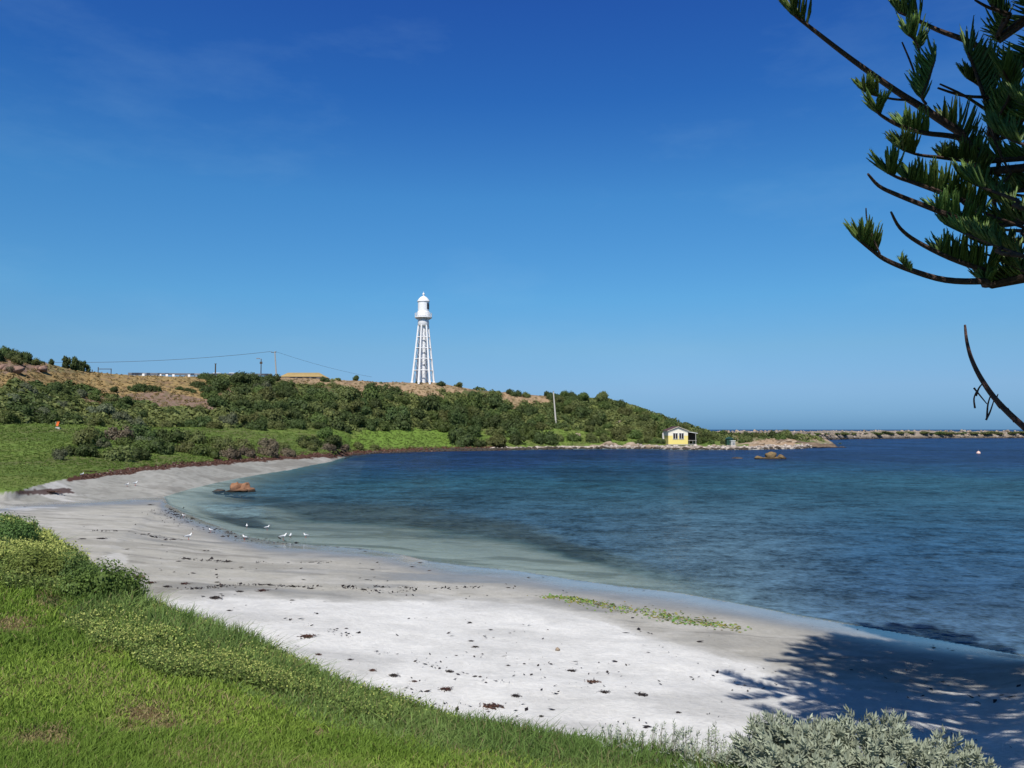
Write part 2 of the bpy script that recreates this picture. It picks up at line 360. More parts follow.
# green flats
fl = (y >= kk[0]) & (y < kl[0])
put(fl, (.135, .20, .04)); put(fl, (.10, .15, .032), sst(.45, .62, nC)); put(fl, (.15, .17, .05), sst(.5, .66, nA) * .6); put(fl, (.12, .115, .05), sst(.55, .65, fbm(x / 4, y / 8, 58)) * .6)
put(fl & in_poly(px + (nC - .5) * 110, py + (nA - .5) * 5, [(335, 447), (345, 427), (455, 427), (460, 447)]), (.145, .235, .038), .8)
kkpy = np.interp(px, [0, 20, 60, 150, 200, 250, 300, 330, 350, 440, 500, 560], [495, 490, 480, 467, 463, 459, 455.5, 454.2, 452.5, 449.3, 448, 446.5])
wr = sst(5.0, 3.0, np.abs(py - kkpy - .5) * 1.6 + (nA - .5) * 6) * sst(60, 110, px) * sst(520, 440, px) * (y > 40)
put(wr > .05, (.085, .038, .026), wr[:] if False else 1.0)
put((y > 35) & (y < 60) & in_poly(px + (nA - .5) * 20, py + (nB - .5) * 3, [(10, 491), (70, 488), (78, 493), (20, 495)]), (.07, .035, .03), .9)
# hill
hl = (y >= kl[0]) & (s < .42)
put(hl, (.085, .10, .035)); put(hl, (.13, .13, .05), sst(.45, .6, nA) * .8); put(hl & (s > .08), (.115, .135, .045), .6)
wx, wy = px + (fbm(x / 5, y / 5, 61) - .5) * 22, py + (fbm(x / 5, y / 5, 62) - .5) * 9
straw = (.36, .245, .105); tan = (.37, .255, .155); pink = (.25, .165, .13)
for poly, c in [
    ([(-200, 352), (20, 350), (55, 364), (90, 368), (205, 372), (228, 392), (224, 402), (180, 394), (120, 396), (60, 386), (20, 390), (-200, 392)], straw),
    ([(-40, 388), (40, 386), (75, 396), (40, 410), (-40, 412)], (.10, .135, .035)),
    ([(120, 394), (165, 390), (215, 398), (228, 410), (200, 413), (150, 406), (120, 402)], pink),
    ([(70, 392), (100, 396), (112, 404), (85, 406)], pink),
    ([(-200, 350), (20, 352), (48, 362), (58, 372), (20, 372), (-200, 376)], pink),
    ([(200, 382), (225, 384), (240, 404), (215, 404)], tan),
    ([(262, 374), (330, 374), (335, 384), (302, 386), (280, 380)], tan),
    ([(335, 376), (372, 379), (365, 394), (362, 404), (345, 398)], tan),
    ([(370, 378), (430, 378), (462, 382), (478, 390), (440, 394), (446, 405), (428, 400), (412, 393), (375, 388)], tan),
    ([(490, 388), (545, 390), (552, 402), (520, 402), (514, 410), (498, 400)], tan),
    ([(610, 412), (632, 414), (630, 424), (612, 424)], (.25, .19, .09)),
    ([(40, 358), (75, 366), (84, 374), (50, 370)], (.24, .21, .09)),
    ]:
    put(hl & in_poly(wx, wy, poly), c, .92)
put(hl & (nB > .56) & (py < 412) & (s < .05), (.14, .12, .06), .6)
put(hl & (s < .05), (.19, .12, .08), sst(.58, .68, nA) * .6 * (py < 400))
put(hl & in_poly(wx, wy, [(555, 400), (610, 402), (640, 420), (600, 436), (540, 436), (535, 424), (560, 412)]), (.135, .16, .045), .85)
hd = (s > .205) & (y > kk[0]) & (s < .42)
put(hd, (.36, .27, .19), sst(.42, .55, nA) * sst(715, 745, px))
put(hd & (px > 745) & in_poly(wx, wy, [(742, 448), (760, 440), (800, 440), (790, 447)]), (.40, .28, .18), .9)
put((z < .25) & (y > kj[0]) & (s > -.12), (.06, .05, .04), .85)
z_t = z
g_mat = bpy.data.materials.new('ground'); g_mat.use_nodes = True
n, l = g_mat.node_tree.nodes, g_mat.node_tree.links; b = n['Principled BSDF']
a = n.new('ShaderNodeAttribute'); a.attribute_name = 'Col'; aw = n.new('ShaderNodeAttribute'); aw.attribute_name = 'wet'
t = n.new('ShaderNodeTexCoord')
z1 = n.new('ShaderNodeTexNoise'); z1.inputs['Scale'].default_value = 9; z1.inputs['Detail'].default_value = 9; z1.inputs['Roughness'].default_value = .7
z2 = n.new('ShaderNodeTexNoise'); z2.inputs['Scale'].default_value = .9; z2.inputs['Detail'].default_value = 8; z2.inputs['Roughness'].default_value = .65
l.new(t.outputs['Object'], z1.inputs['Vector']); l.new(t.outputs['Object'], z2.inputs['Vector'])
ad = n.new('ShaderNodeMath'); ad.operation = 'ADD'; l.new(z1.outputs[0], ad.inputs[0]); l.new(z2.outputs[0], ad.inputs[1])
mr = n.new('ShaderNodeMapRange'); mr.inputs[1].default_value = .7; mr.inputs[2].default_value = 1.3; mr.inputs[3].default_value = .82; mr.inputs[4].default_value = 1.16
l.new(ad.outputs[0], mr.inputs[0]); mu = n.new('ShaderNodeVectorMath'); mu.operation = 'SCALE'
l.new(a.outputs['Color'], mu.inputs[0]); l.new(mr.outputs[0], mu.inputs['Scale']); l.new(mu.outputs[0], b.inputs['Base Color'])
rr = n.new('ShaderNodeMapRange'); rr.inputs[3].default_value = .95; rr.inputs[4].default_value = .12; l.new(aw.outputs['Fac'], rr.inputs[0]); l.new(rr.outputs[0], b.inputs['Roughness'])
b.inputs['Specular IOR Level'].default_value = .4
sp2 = n.new('ShaderNodeMapRange'); sp2.inputs[3].default_value = .12; sp2.inputs[4].default_value = .6; l.new(aw.outputs['Fac'], sp2.inputs[0]); l.new(sp2.outputs[0], b.inputs['Specular IOR Level'])
bs = n.new('ShaderNodeMapRange'); bs.inputs[3].default_value = .55; bs.inputs[4].default_value = .03; l.new(aw.outputs['Fac'], bs.inputs[0])
bp = n.new('ShaderNodeBump'); bp.inputs['Distance'].default_value = .06; l.new(bs.outputs[0], bp.inputs['Strength']); l.new(ad.outputs[0], bp.inputs['Height']); l.new(bp.outputs[0], b.inputs['Normal'])
ground = mesh_np('terrain', np.stack([x, y, z], 1), quads, g_mat, col=col, smooth=True, attrs={'wet': wet})
tag(ground, 'grass bank, pale sand beach and scrubby hill around the bay', kind='structure')

# ------------------------------------------------------------------ the sea
wr_rows = np.concatenate([yrow[yrow > 9][::1], np.geomspace(950, 60000, 20)])
S2, Y2 = np.meshgrid(scol[::2], wr_rows); X2 = S2 * (Y2 + AP)
hgt = height(X2, Y2, False); nr2, nc2 = X2.shape
id2 = np.arange(nr2 * nc2).reshape(nr2, nc2)
q2 = np.stack([id2[:-1, :-1], id2[:-1, 1:], id2[1:, 1:], id2[1:, :-1]], -1).reshape(-1, 4)
keep = (hgt.ravel()[q2] < .45).any(1); q2 = q2[keep]
x2, y2 = X2.ravel(), Y2.ravel(); d2 = np.maximum(-hgt.ravel(), 0)
d2 = np.where(y2 > 300, 6, d2)
pw, qw, _ = proj(x2, y2, np.zeros_like(x2)); s2 = S2.ravel()
edge = np.interp(pw, [a for a, b in dirt], [b for a, b in dirt])
w2 = sst(7, -7, qw - edge + (fbm(x2 / 5, y2 / 3, 41) - .5) * 22)
tq = qw + (fbm(x2 / 14, y2 / 30, 45) - .5) * 16 + (fbm(x2 / 3, y2 / 5, 47) - .5) * 5
stops = [(430, (.016, .052, .140)), (441, (.012, .042, .118)), (452, (.010, .032, .092)), (461, (.012, .036, .094)), (470, (.013, .050, .098)), (484, (.020, .072, .104)), (505, (.022, .068, .104)), (530, (.022, .066, .116)), (560, (.026, .072, .132)), (590, (.036, .086, .155)), (620, (.056, .112, .185)), (670, (.062, .12, .19))]  # nearest stops paler: shallow water plus sky reflection painted into the colour
wc = np.stack([np.interp(tq, [k for k, _ in stops], [c[i] for _, c in stops]) for i in range(3)], 1)
bed = sst(.46, .62, fbm(x2 / 9, y2 / 22, 44))
wc = wc * (1 - .2 * bed[:, None])
w2s = w2 * sst(860, 560, pw); lite = (1 - .8 * w2s) * sst(2.6, .2, d2) * sst(900, 600, pw) * (y2 < 130)
wc = wc * (1 - lite[:, None]) + np.array([.135, .20, .205]) * lite[:, None]
dk = sst(14, -2, np.abs(qw - edge + 12) - 8) * sst(700, 450, pw); w2 = w2 * sst(860, 560, pw)
wc = wc * (1 - .03 * dk[:, None])
opq = np.clip(np.maximum(1 - np.exp(-(.42 + 4.5 * sst(560, 800, pw)) * d2), w2 * .93 * sst(.02, .25, d2)), 0, 1)
opq = np.maximum(opq, .85 * sst(590, 760, pw) * sst(0, .02, d2))
opq = opq * (.42 + .58 * sst(180, 300, pw + (qw - 480) * 1.2))
opq = np.maximum(opq, .85 * sst(1.1, .6, np.hypot((pw - 232) / 46, (qw - 508 - (pw - 232) * .17) / 9) + (fbm(x2 / 2, y2 / 2, 21) - .5) * .7))
farsh = sst(-.15, -.2, s2) * sst(34, 6, np.interp(s2, C_j[0], C_j[1]) - y2); opq = opq * (1 - .8 * farsh)
opq = opq * (1 - .6 * sst(1.1, .5, np.hypot((pw - 245) / 60, (qw - 500) / 5)))
w_mat = bpy.data.materials.new('sea_water'); w_mat.use_nodes = True
n, l = w_mat.node_tree.nodes, w_mat.node_tree.links; n.remove(n['Principled BSDF']); out = n['Material Output']
a = n.new('ShaderNodeAttribute'); a.attribute_name = 'Col'; ao = n.new('ShaderNodeAttribute'); ao.attribute_name = 'murk'
t = n.new('ShaderNodeTexCoord'); mp = n.new('ShaderNodeMapping'); mp.inputs['Rotation'].default_value = (0, 0, .12); mp.inputs['Scale'].default_value = (.85, .95, 1)
l.new(t.outputs['Object'], mp.inputs[0])
def add(a_, b_, op='ADD'):
    k = n.new('ShaderNodeMath'); k.operation = op
    for i_, v_ in enumerate((a_, b_)):
        if isinstance(v_, (int, float)): k.inputs[i_].default_value = v_
        else: l.new(v_, k.inputs[i_])
    return k.outputs[0]
hsum = csum = None
for sc_, am, cw in ((7.0, .10, 1.0), (2.4, .30, 1.1), (.8, .8, 1.0), (.26, 1.6, .85), (.06, 2.0, .45)):
    q = n.new('ShaderNodeTexNoise'); q.inputs['Scale'].default_value = sc_; q.inputs['Detail'].default_value = 1.5; q.inputs['Roughness'].default_value = .6; q.inputs['Distortion'].default_value = .3
    l.new(mp.outputs[0], q.inputs['Vector']); zero = add(q.outputs[0], .5, 'SUBTRACT')
    h_, c_ = add(zero, am, 'MULTIPLY'), add(zero, cw, 'MULTIPLY')
    hsum = h_ if hsum is None else add(hsum, h_); csum = c_ if csum is None else add(csum, c_)
bp = n.new('ShaderNodeBump'); bp.inputs['Strength'].default_value = 1.0; bp.inputs['Distance'].default_value = .45; l.new(hsum, bp.inputs['Height'])
# light and dark of the ripples put into the water colour
vr = n.new('ShaderNodeMapRange'); vr.inputs[1].default_value = -.42; vr.inputs[2].default_value = .42; vr.inputs[3].default_value = .30; vr.inputs[4].default_value = 1.85
l.new(csum, vr.inputs[0]); cm = n.new('ShaderNodeVectorMath'); cm.operation = 'SCALE'; l.new(a.outputs['Color'], cm.inputs[0]); l.new(vr.outputs[0], cm.inputs['Scale'])
df = n.new('ShaderNodeBsdfDiffuse'); l.new(cm.outputs[0], df.inputs[0])
tr = n.new('ShaderNodeBsdfTransparent'); tr.inputs[0].default_value = (.82, .925, .93, 1)
m1 = n.new('ShaderNodeMixShader'); l.new(ao.outputs['Fac'], m1.inputs[0]); l.new(tr.outputs[0], m1.inputs[1]); l.new(df.outputs[0], m1.inputs[2])
gl = n.new('ShaderNodeBsdfGlossy'); gl.inputs['Roughness'].default_value = .16; l.new(bp.outputs[0], gl.inputs['Normal'])
fr = n.new('ShaderNodeFresnel'); fr.inputs[0].default_value = 1.33; l.new(bp.outputs[0], fr.inputs['Normal'])
fm = n.new('ShaderNodeMapRange'); fm.inputs[1].default_value = .02; fm.inputs[2].default_value = .8; fm.inputs[3].default_value = .02; fm.inputs[4].default_value = .22; l.new(fr.outputs[0], fm.inputs[0])
m2 = n.new('ShaderNodeMixShader'); l.new(fm.outputs[0], m2.inputs[0]); l.new(m1.outputs[0], m2.inputs[1]); l.new(gl.outputs[0], m2.inputs[2]); l.new(m2.outputs[0], out.inputs[0])
sea = mesh_np('sea', np.stack([x2, y2, np.zeros_like(x2)], 1), q2, w_mat, col=wc, smooth=True, attrs={'murk': opq})
tag(sea, 'dark blue rippled bay water with pale green shallows', kind='structure')

# ------------------------------------------------------------------ materials of the things
WHITE = mat('white_paint', (.87, .86, .84), .45, .4, .06, 3)
WHITE2 = mat('weathered_white_paint', (.74, .73, .70), .55, .3, .15, 2)
GLASSD = mat('dark_glass', (.028, .022, .02), .35, .25)
YELLOW = mat('yellow_weatherboard', (.84, .68, .22), .6, .25, .08, 4)
CREAM = mat('overexposed_cream', (.80, .74, .60), .6, .25, .06, 3)  # overexposed brightness of the upper wall put into the colour
VERANDAH_SHADE = mat('verandah_shade', (.045, .032, .025), .8, .2, .4, 5)  # near-black that stands for the shade inside the verandah
GREYT = mat('grey_timber', (.42, .40, .36), .85, .15, .3, 6)
REDROOF = mat('rust_roof', (.13, .06, .045), .6, .3, .3, 3)
TANROOF = mat('tan_roof', (.50, .36, .15), .7, .2, .2, 1.5)
PALEW = mat('pale_wall', (.62, .58, .52), .8, .2, .15, 1)
STEEL = mat('grey_steel', (.24, .25, .27), .55, .4, .15, 2)
ASPH = mat('asphalt', (.05, .05, .05), .9, .2, .2, 4)
DKPOLE = mat('tarred_pole', (.09, .075, .06), .85, .2, .3, 4)
DKGREEN = mat('dark_green_paint', (.02, .07, .05), .5, .35, .2, 2)
CONC = mat('pale_concrete', (.55, .54, .50), .85, .2, .2, 1.5, .2)
ORANGE = mat('orange_paint', (.75, .15, .03), .55, .3)
GRAN = col_mat('granite', .85, .6, 2.2)
ORANGE_ROCK = mat('orange_lichen_granite', (.33, .145, .065), .85, .2, bump=1, nscale=2.6, second=(.10, .05, .035))
DARKROCK = mat('wet_dark_rock', (.09, .065, .045), .6, .4, bump=.8, nscale=2.2, second=(.035, .027, .02))
PALEROCK = mat('pale_rock', (.44, .35, .26), .9, .15, bump=1, nscale=1.6, second=(.20, .15, .11))
BROWNROCK = mat('brown_reef_rock', (.22, .14, .07), .75, .3, bump=.9, nscale=2, second=(.09, .055, .035))
GULLW = mat('white_feather', (.82, .82, .80), .8, .15); GULLG = mat('grey_feather', (.38, .40, .43), .8, .15)
GULLB = mat('black_feather', (.02, .02, .02), .7, .2); GULLR = mat('orange_red_skin', (.5, .07, .03), .5, .3)
KELP = leaf_mat('dry_kelp', (.075, .038, .026), .05, .5, .05, .35)
KELPD = leaf_mat('dark_kelp', (.032, .024, .02), .05, .45, .06, .35)
LEAF = leaf_mat('leaf_colour', None, .3)
BARK = mat('pine_bark', (.10, .065, .05), .9, .15, bump=.7, nscale=14, second=(.045, .032, .028))
DEADB = mat('dead_bark', (.13, .07, .055), .9, .15, bump=.7, nscale=16, second=(.06, .035, .03))
NEEDLE = leaf_mat('pine_needle', (.125, .195, .050), .25, .45, .03)
SHM = {'dark': leaf_mat('shrub_dark', (.080, .112, .036), .32), 'green': leaf_mat('shrub_green', (.11, .155, .042), .35), 'olive': leaf_mat('shrub_olive', (.145, .165, .055), .35),
       'grey': leaf_mat('shrub_grey', (.150, .170, .095), .3), 'brown': leaf_mat('shrub_brown', (.15, .12, .08), .2)}
SHM_WORD = {'dark': 'dark green', 'green': 'mid green', 'olive': 'olive green', 'grey': 'grey green', 'brown': 'grey brown'}

# ------------------------------------------------------------------ shapes of rocks and shrubs
def ico(sub=2):
    import bmesh
    bm = bmesh.new(); bmesh.ops.create_icosphere(bm, subdivisions=sub, radius=1)
    V = np.array([v.co[:] for v in bm.verts]); T = np.array([[v.index for v in f.verts] for f in bm.faces]); bm.free()
    return V, T
IV1, IT1 = ico(1); IV2, IT2 = ico(2); IV3, IT3 = ico(3)
def noise3(V, sc, seed):
    a = V * sc + seed * 3.17
    return (fbm(a[:, 0] + 5.2, a[:, 1] + a[:, 2] * .7, seed) + fbm(a[:, 1] + 1.3, a[:, 2] - a[:, 0] * .6, seed + 9) + fbm(a[:, 2] + 8.1, a[:, 0] + a[:, 1] * .8, seed + 17)) / 3 - .5
def rock_verts(seed, size, V=None, rough=.9):
    V = IV3 if V is None else V
    r = np.random.default_rng(seed)
    W = V * (1 + rough * 1.5 * noise3(V, 1.4, seed) + rough * .8 * noise3(V, 3.6, seed + 3))[:, None]
    for _ in range(10):                                            # broken flat faces
        nrm = r.normal(size=3); nrm /= np.linalg.norm(nrm); d = r.uniform(.55, .85)
        h = W @ nrm - d; W = W - np.outer(np.maximum(h, 0) * .85, nrm)
    return W * np.asarray(size)
def rock(name, lumps, material, label, cat, loc, group=None, rz=0, cols=None):
    V = []; T = []; b0 = 0
    for sd, c, sz in lumps:
        W = rock_verts(sd, sz) + np.asarray(c); V.append(W); T.append(IT3 + b0); b0 += len(W)
    V = np.concatenate(V); cv = None
    if cols:
        q = np.clip((noise3(V, 1.6, 3) + .22) / .44, 0, 1)[:, None]; cv = np.array(cols[0]) * q + np.array(cols[1]) * (1 - q)
        wet_ = sst(.26, .12, V[:, 2] + loc[2] + .25 * noise3(V, 2.5, 8))[:, None]; cv = cv * (1 - wet_) + np.array([.028, .022, .016]) * wet_; material = GRAN
    o = mesh_np(name, V, np.concatenate(T), material, col=cv); o.location = loc; o.rotation_euler[2] = rz
    return tag(o, label, cat, group)

def leaf_quads(C, N, su, sv, r, jitter=.6):
    """one small quad per centre, its normal near N"""
    n_ = len(C); N = N + r.normal(size=(n_, 3)) * jitter; N /= np.linalg.norm(N, axis=1)[:, None] + 1e-9
    A = r.normal(size=(n_, 3)); U = np.cross(N, A); U /= np.linalg.norm(U, axis=1)[:, None] + 1e-9; Wv = np.cross(N, U)
    su = np.asarray(su).reshape(-1, 1) * np.ones((n_, 1)); sv = np.asarray(sv).reshape(-1, 1) * np.ones((n_, 1))
    V = np.stack([C - U * su, C - Wv * sv, C + U * su, C + Wv * sv], 1).reshape(-1, 3)
    return V, np.arange(n_ * 4).reshape(n_, 4)
def shrub_mesh(seed, n=800, flat=.75, lf=.085, lobes=9, up=.25, core=.78):
    r = np.random.default_rng(seed); L = []
    for k in range(lobes):
        a = r.uniform(0, 6.28); q = math.sqrt(r.uniform(0, 1)) * .62; rad = r.uniform(.30, .52) * (1 - .25 * q)
        L.append((q * math.cos(a), q * math.sin(a), r.uniform(.05, .75) * flat * (1 - .5 * q * q), rad))
    C = []; N = []
    wts = np.array([l_[3] ** 2 for l_ in L]); wts /= wts.sum()
    for l_, w in zip(L, wts):
        m = max(int(n * w), 8); d = r.normal(size=(m, 3)); d /= np.linalg.norm(d, axis=1)[:, None]
        rr = l_[3] * r.uniform(.78, 1.10, size=(m, 1)); C.append(np.array(l_[:3]) + d * rr * (1, 1, .85)); N.append(d)
    C = np.concatenate(C); N = np.concatenate(N); k = C[:, 2] > -.05; C = C[k]; N = N[k]; N[:, 2] += up
    sz = lf * r.uniform(.6, 1.4, len(C)); V, Q = leaf_quads(C, N, sz, sz * .6, r, .45)
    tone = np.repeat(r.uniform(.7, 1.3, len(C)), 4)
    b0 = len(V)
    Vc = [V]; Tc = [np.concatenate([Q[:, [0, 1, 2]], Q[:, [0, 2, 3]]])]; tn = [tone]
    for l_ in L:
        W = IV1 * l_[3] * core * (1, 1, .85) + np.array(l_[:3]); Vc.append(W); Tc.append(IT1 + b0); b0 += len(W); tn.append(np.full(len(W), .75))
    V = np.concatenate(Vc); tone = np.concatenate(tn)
    return V, np.concatenate(Tc), np.stack([tone] * 3, 1)
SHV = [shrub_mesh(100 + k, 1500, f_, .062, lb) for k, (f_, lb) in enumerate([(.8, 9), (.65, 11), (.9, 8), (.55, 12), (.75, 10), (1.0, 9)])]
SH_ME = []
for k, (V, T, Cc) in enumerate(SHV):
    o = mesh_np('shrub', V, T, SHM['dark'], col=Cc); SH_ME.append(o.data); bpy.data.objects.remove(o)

# ------------------------------------------------------------------ hillside shrubs, each a thing
SHRUBS = []       # (px, py, loc, radius, kind, object)
def put_shrub(px_, py_, wpx, kind, flat=None, loc=None):
    p = loc or hit(px_, py_)
    r = wpx * .62 * p.y / F
    me = SH_ME[random.randrange(6)]
    o = bpy.data.objects.new('shrub', me); COL.objects.link(o)
    hz_ = random.uniform(1.0, 1.4) if flat is None else flat
    o.scale = (r, r, r * hz_); o.rotation_euler = (0, 0, random.uniform(0, 6.28)); o.location = (p.x, p.y, p.z - .12 * r)
    o.material_slots[0].link = 'OBJECT'; o.material_slots[0].material = SHM[kind]
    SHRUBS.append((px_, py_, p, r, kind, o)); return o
def scatter_shrubs(poly, count, wmin, wmax, kinds, gap=.55, avoid=()):
    pts = []; xs = [a for a, _ in poly]; ys = [b for _, b in poly]; tries = 0
    P_ = poly
    while len(pts) < count and tries < count * 60:
        tries += 1
        a = random.uniform(min(xs), max(xs)); b_ = random.uniform(min(ys), max(ys))
        if not in_poly(np.array([a]), np.array([b_]), P_)[0]: continue
        if any(in_poly(np.array([a]), np.array([b_]), q_)[0] for q_ in avoid): continue
        w = random.uniform(wmin, wmax)
        if any(abs(a - c) < gap * (w + d) * .5 and abs(b_ - e) < gap * .55 * (w + d) * .5 for c, e, d in pts): continue
        pts.append((a, b_, w))
    for a, b_, w in sorted(pts, key=lambda t: t[1]): put_shrub(a, b_, w, random.choice(kinds))
DG = ['dark'] * 4 + ['green'] * 2 + ['olive']
scatter_shrubs([(198, 386), (232, 382), (262, 382), (300, 390), (332, 402), (345, 398), (372, 398), (420, 401), (446, 404), (478, 396), (500, 408), (530, 412), (548, 430), (450, 430), (340, 430), (240, 432), (215, 410)], 88, 15, 27, DG)
scatter_shrubs([(0, 392), (60, 394), (110, 402), (150, 408), (205, 414), (240, 430), (120, 428), (60, 426), (0, 424)], 46, 12, 21, ['dark', 'dark', 'grey', 'grey', 'green', 'olive'])
scatter_shrubs([(64, 452), (90, 440), (150, 438), (205, 443), (245, 446), (238, 455), (195, 458), (120, 463), (75, 461)], 22, 22, 36, ['dark', 'dark', 'green', 'olive'])
scatter_shrubs([(215, 447), (345, 446), (342, 455), (225, 459)], 11, 16, 24, ['brown', 'brown', 'olive'])
for a, b_, w, k in [(312, 446, 26, 'dark'), (330, 447, 24, 'dark'), (322, 438, 22, 'green'), (118, 440, 26, 'brown'), (105, 447, 18, 'grey'), (147, 445, 20, 'grey'), (60, 460, 16, 'grey'), (360, 449, 14, 'olive'), (375, 449, 12, 'olive')]: put_shrub(a, b_, w, k)
scatter_shrubs([(448, 445), (452, 424), (500, 418), (522, 424), (540, 440), (560, 445), (470, 447)], 17, 18, 30, ['dark', 'green', 'dark', 'olive'])
scatter_shrubs([(545, 403), (562, 398), (600, 400), (638, 412), (668, 424), (700, 436), (664, 440), (630, 441), (600, 442), (568, 445), (552, 440)], 40, 12, 21, ['dark', 'green', 'olive', 'olive'], .6,
               avoid=[[(548, 416), (580, 412), (586, 400), (600, 400), (592, 436), (548, 440)], [(598, 408), (622, 412), (626, 430), (604, 428)]])
for a, b_, w, k in [(586, 418, 24, 'dark'), (597, 419, 20, 'dark'), (578, 416, 14, 'green'), (590, 427, 11, 'dark'), (602, 420, 9, 'dark'), (588, 432, 12, 'olive'), (531, 427, 16, 'dark'), (532, 436, 13, 'dark'), (570, 402, 16, 'dark'), (552, 400, 14, 'dark'),
                    (548, 396, 10, 'dark'), (516, 396, 13, 'dark'), (508, 394, 8, 'dark'), (527, 397, 10, 'olive'), (498, 393, 6, 'dark'), (458, 387, 9, 'olive'), (441, 386, 9, 'dark'), (417, 383.5, 5, 'dark'), (452, 385.5, 4, 'dark'),
                    (393, 392, 13, 'dark'), (372, 394, 16, 'dark'), (381, 383.5, 4, 'olive'), (355, 380.5, 8, 'dark'), (364, 380.5, 9, 'dark'), (325, 382, 10, 'dark'), (335, 388, 11, 'olive'),
                    (207, 379, 16, 'dark'), (213, 384, 16, 'dark'), (272, 381, 15, 'dark'), (283, 388, 12, 'dark'), (262, 392, 18, 'grey'), (270, 398, 16, 'grey'), (246, 382, 12, 'dark'),
                    (133, 391, 12, 'dark'), (142, 391, 12, 'dark'), (150, 391, 12, 'dark'), (158, 391, 10, 'dark'), (179, 390, 8, 'dark'), (188, 391, 8, 'dark'), (193, 393, 7, 'dark'), (205, 395, 8, 'dark'), (214, 396, 4, 'dark'), (113, 392, 9, 'dark'),
                    (53, 394, 17, 'dark'), (62, 397, 15, 'dark'), (70, 398, 12, 'grey'), (45, 400, 14, 'grey'), (96, 394, 9, 'green'), (88, 391, 13, 'green')]: put_shrub(a, b_, w, k)
# dark scrub capping the bluff at the left edge
for a, b_, w, k in [(4, 356, 20, 'dark'), (-10, 355, 20, 'dark'), (14, 358.5, 18, 'dark'), (24, 361, 15, 'dark'), (33, 364, 14, 'olive'), (-3, 361, 17, 'dark'), (18, 364, 13, 'olive'), (26, 363, 8, 'dark'), (42, 364, 7, 'dark'), (-2, 357, 10, 'olive'), (8, 360, 8, 'dark'), (10, 372, 9, 'brown'), (2, 369, 9, 'brown'), (17, 369, 7, 'brown')]: put_shrub(a, b_, w, k)
# headland east of the boathouse
scatter_shrubs([(693, 437), (720, 435), (760, 435), (800, 436), (797, 440), (750, 442), (720, 445), (694, 446)], 16, 9, 15, ['green', 'dark', 'olive'])
for a, b_, w, k in [(662, 444, 14, 'dark'), (655, 443, 13, 'green'), (649, 443, 12, 'olive'), (640, 444, 11, 'green'), (692, 444, 9, 'green'), (701, 444, 10, 'green'), (712, 444, 9, 'green'), (696, 438, 12, 'olive'), (724, 444, 7, 'dark'), (742, 443, 8, 'green')]: put_shrub(a, b_, w, k)

# ------------------------------------------------------------------ breakwater of rubble beyond the headland
bw_path = [P(684, 441, 262), P(728, 441, 300), P(780, 441, 345), P(850, 439.5, 430), P(940, 438.6, 462), P(1024, 438.4, 470), P(1180, 438.4, 475)]
def bw_at(u):
    q = u * (len(bw_path) - 1); i = min(int(q), len(bw_path) - 2); return bw_path[i].lerp(bw_path[i + 1], q - i)
nU = 260; prof = [(-7.5, -1.2), (-6, .1), (-4.2, 1.9), (-2.5, 3.7), (-.8, 4.5), (1.5, 4.6), (4, 3.6), (9, -1.2)]
V = []
for i in range(nU):
    c = bw_at(i / (nU - 1))
    for k, (oy, oz) in enumerate(prof):
        q = vnoise(np.array([i * .33 + k * 9.1]), np.array([k * 3.3]), 77)[0]; q2_ = vnoise(np.array([i * .9 + k * 5.1]), np.array([k * 7.3]), 78)[0]
        q3_ = vnoise(np.array([i * .09]), np.array([4.4]), 79)[0]; V.append((c.x, c.y + oy + (q - .5) * 1.8, oz * (.66 + .30 * q3_ + .1 * q) + (q2_ - .5) * .6))
V = np.array(V); k_ = len(prof); ii = np.arange(nU * k_).reshape(nU, k_)
Qb = np.stack([ii[:-1, :-1], ii[1:, :-1], ii[1:, 1:], ii[:-1, 1:]], -1).reshape(-1, 4)
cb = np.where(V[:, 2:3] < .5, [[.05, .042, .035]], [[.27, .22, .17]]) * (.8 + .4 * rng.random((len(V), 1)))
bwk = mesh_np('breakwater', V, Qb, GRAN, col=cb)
tag(bwk, 'long low breakwater of pale rubble stone across the bay mouth', 'breakwater')
V = []; T = []; Cc = []; b0 = 0
for i in range(2600):
    u = random.random(); c = bw_at(u); k = random.random()
    oy = -6.6 + 8.5 * k; oz = np.interp(oy, [p_[0] for p_ in prof], [p_[1] for p_ in prof])
    sz = random.choice([.22, .3, .4, .5, .7, .95]) * np.array([random.uniform(.8, 1.4), random.uniform(.8, 1.3), random.uniform(.55, .9)])
    W = rock_verts(int(rng.integers(1e6)), sz, IV1, .6) + np.array([c.x + random.uniform(-1, 1), c.y + oy, oz * random.uniform(.62, .95) + .02]); V.append(W); T.append(IT1 + b0); b0 += len(W)
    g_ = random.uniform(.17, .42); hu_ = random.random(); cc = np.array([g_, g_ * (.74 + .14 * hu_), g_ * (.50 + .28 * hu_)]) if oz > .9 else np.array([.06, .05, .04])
    Cc.append(np.tile(cc, (len(W), 1)))
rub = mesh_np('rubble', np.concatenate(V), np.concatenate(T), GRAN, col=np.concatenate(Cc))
tag(rub, 'loose pale rubble stones heaped along the breakwater', kind='stuff')
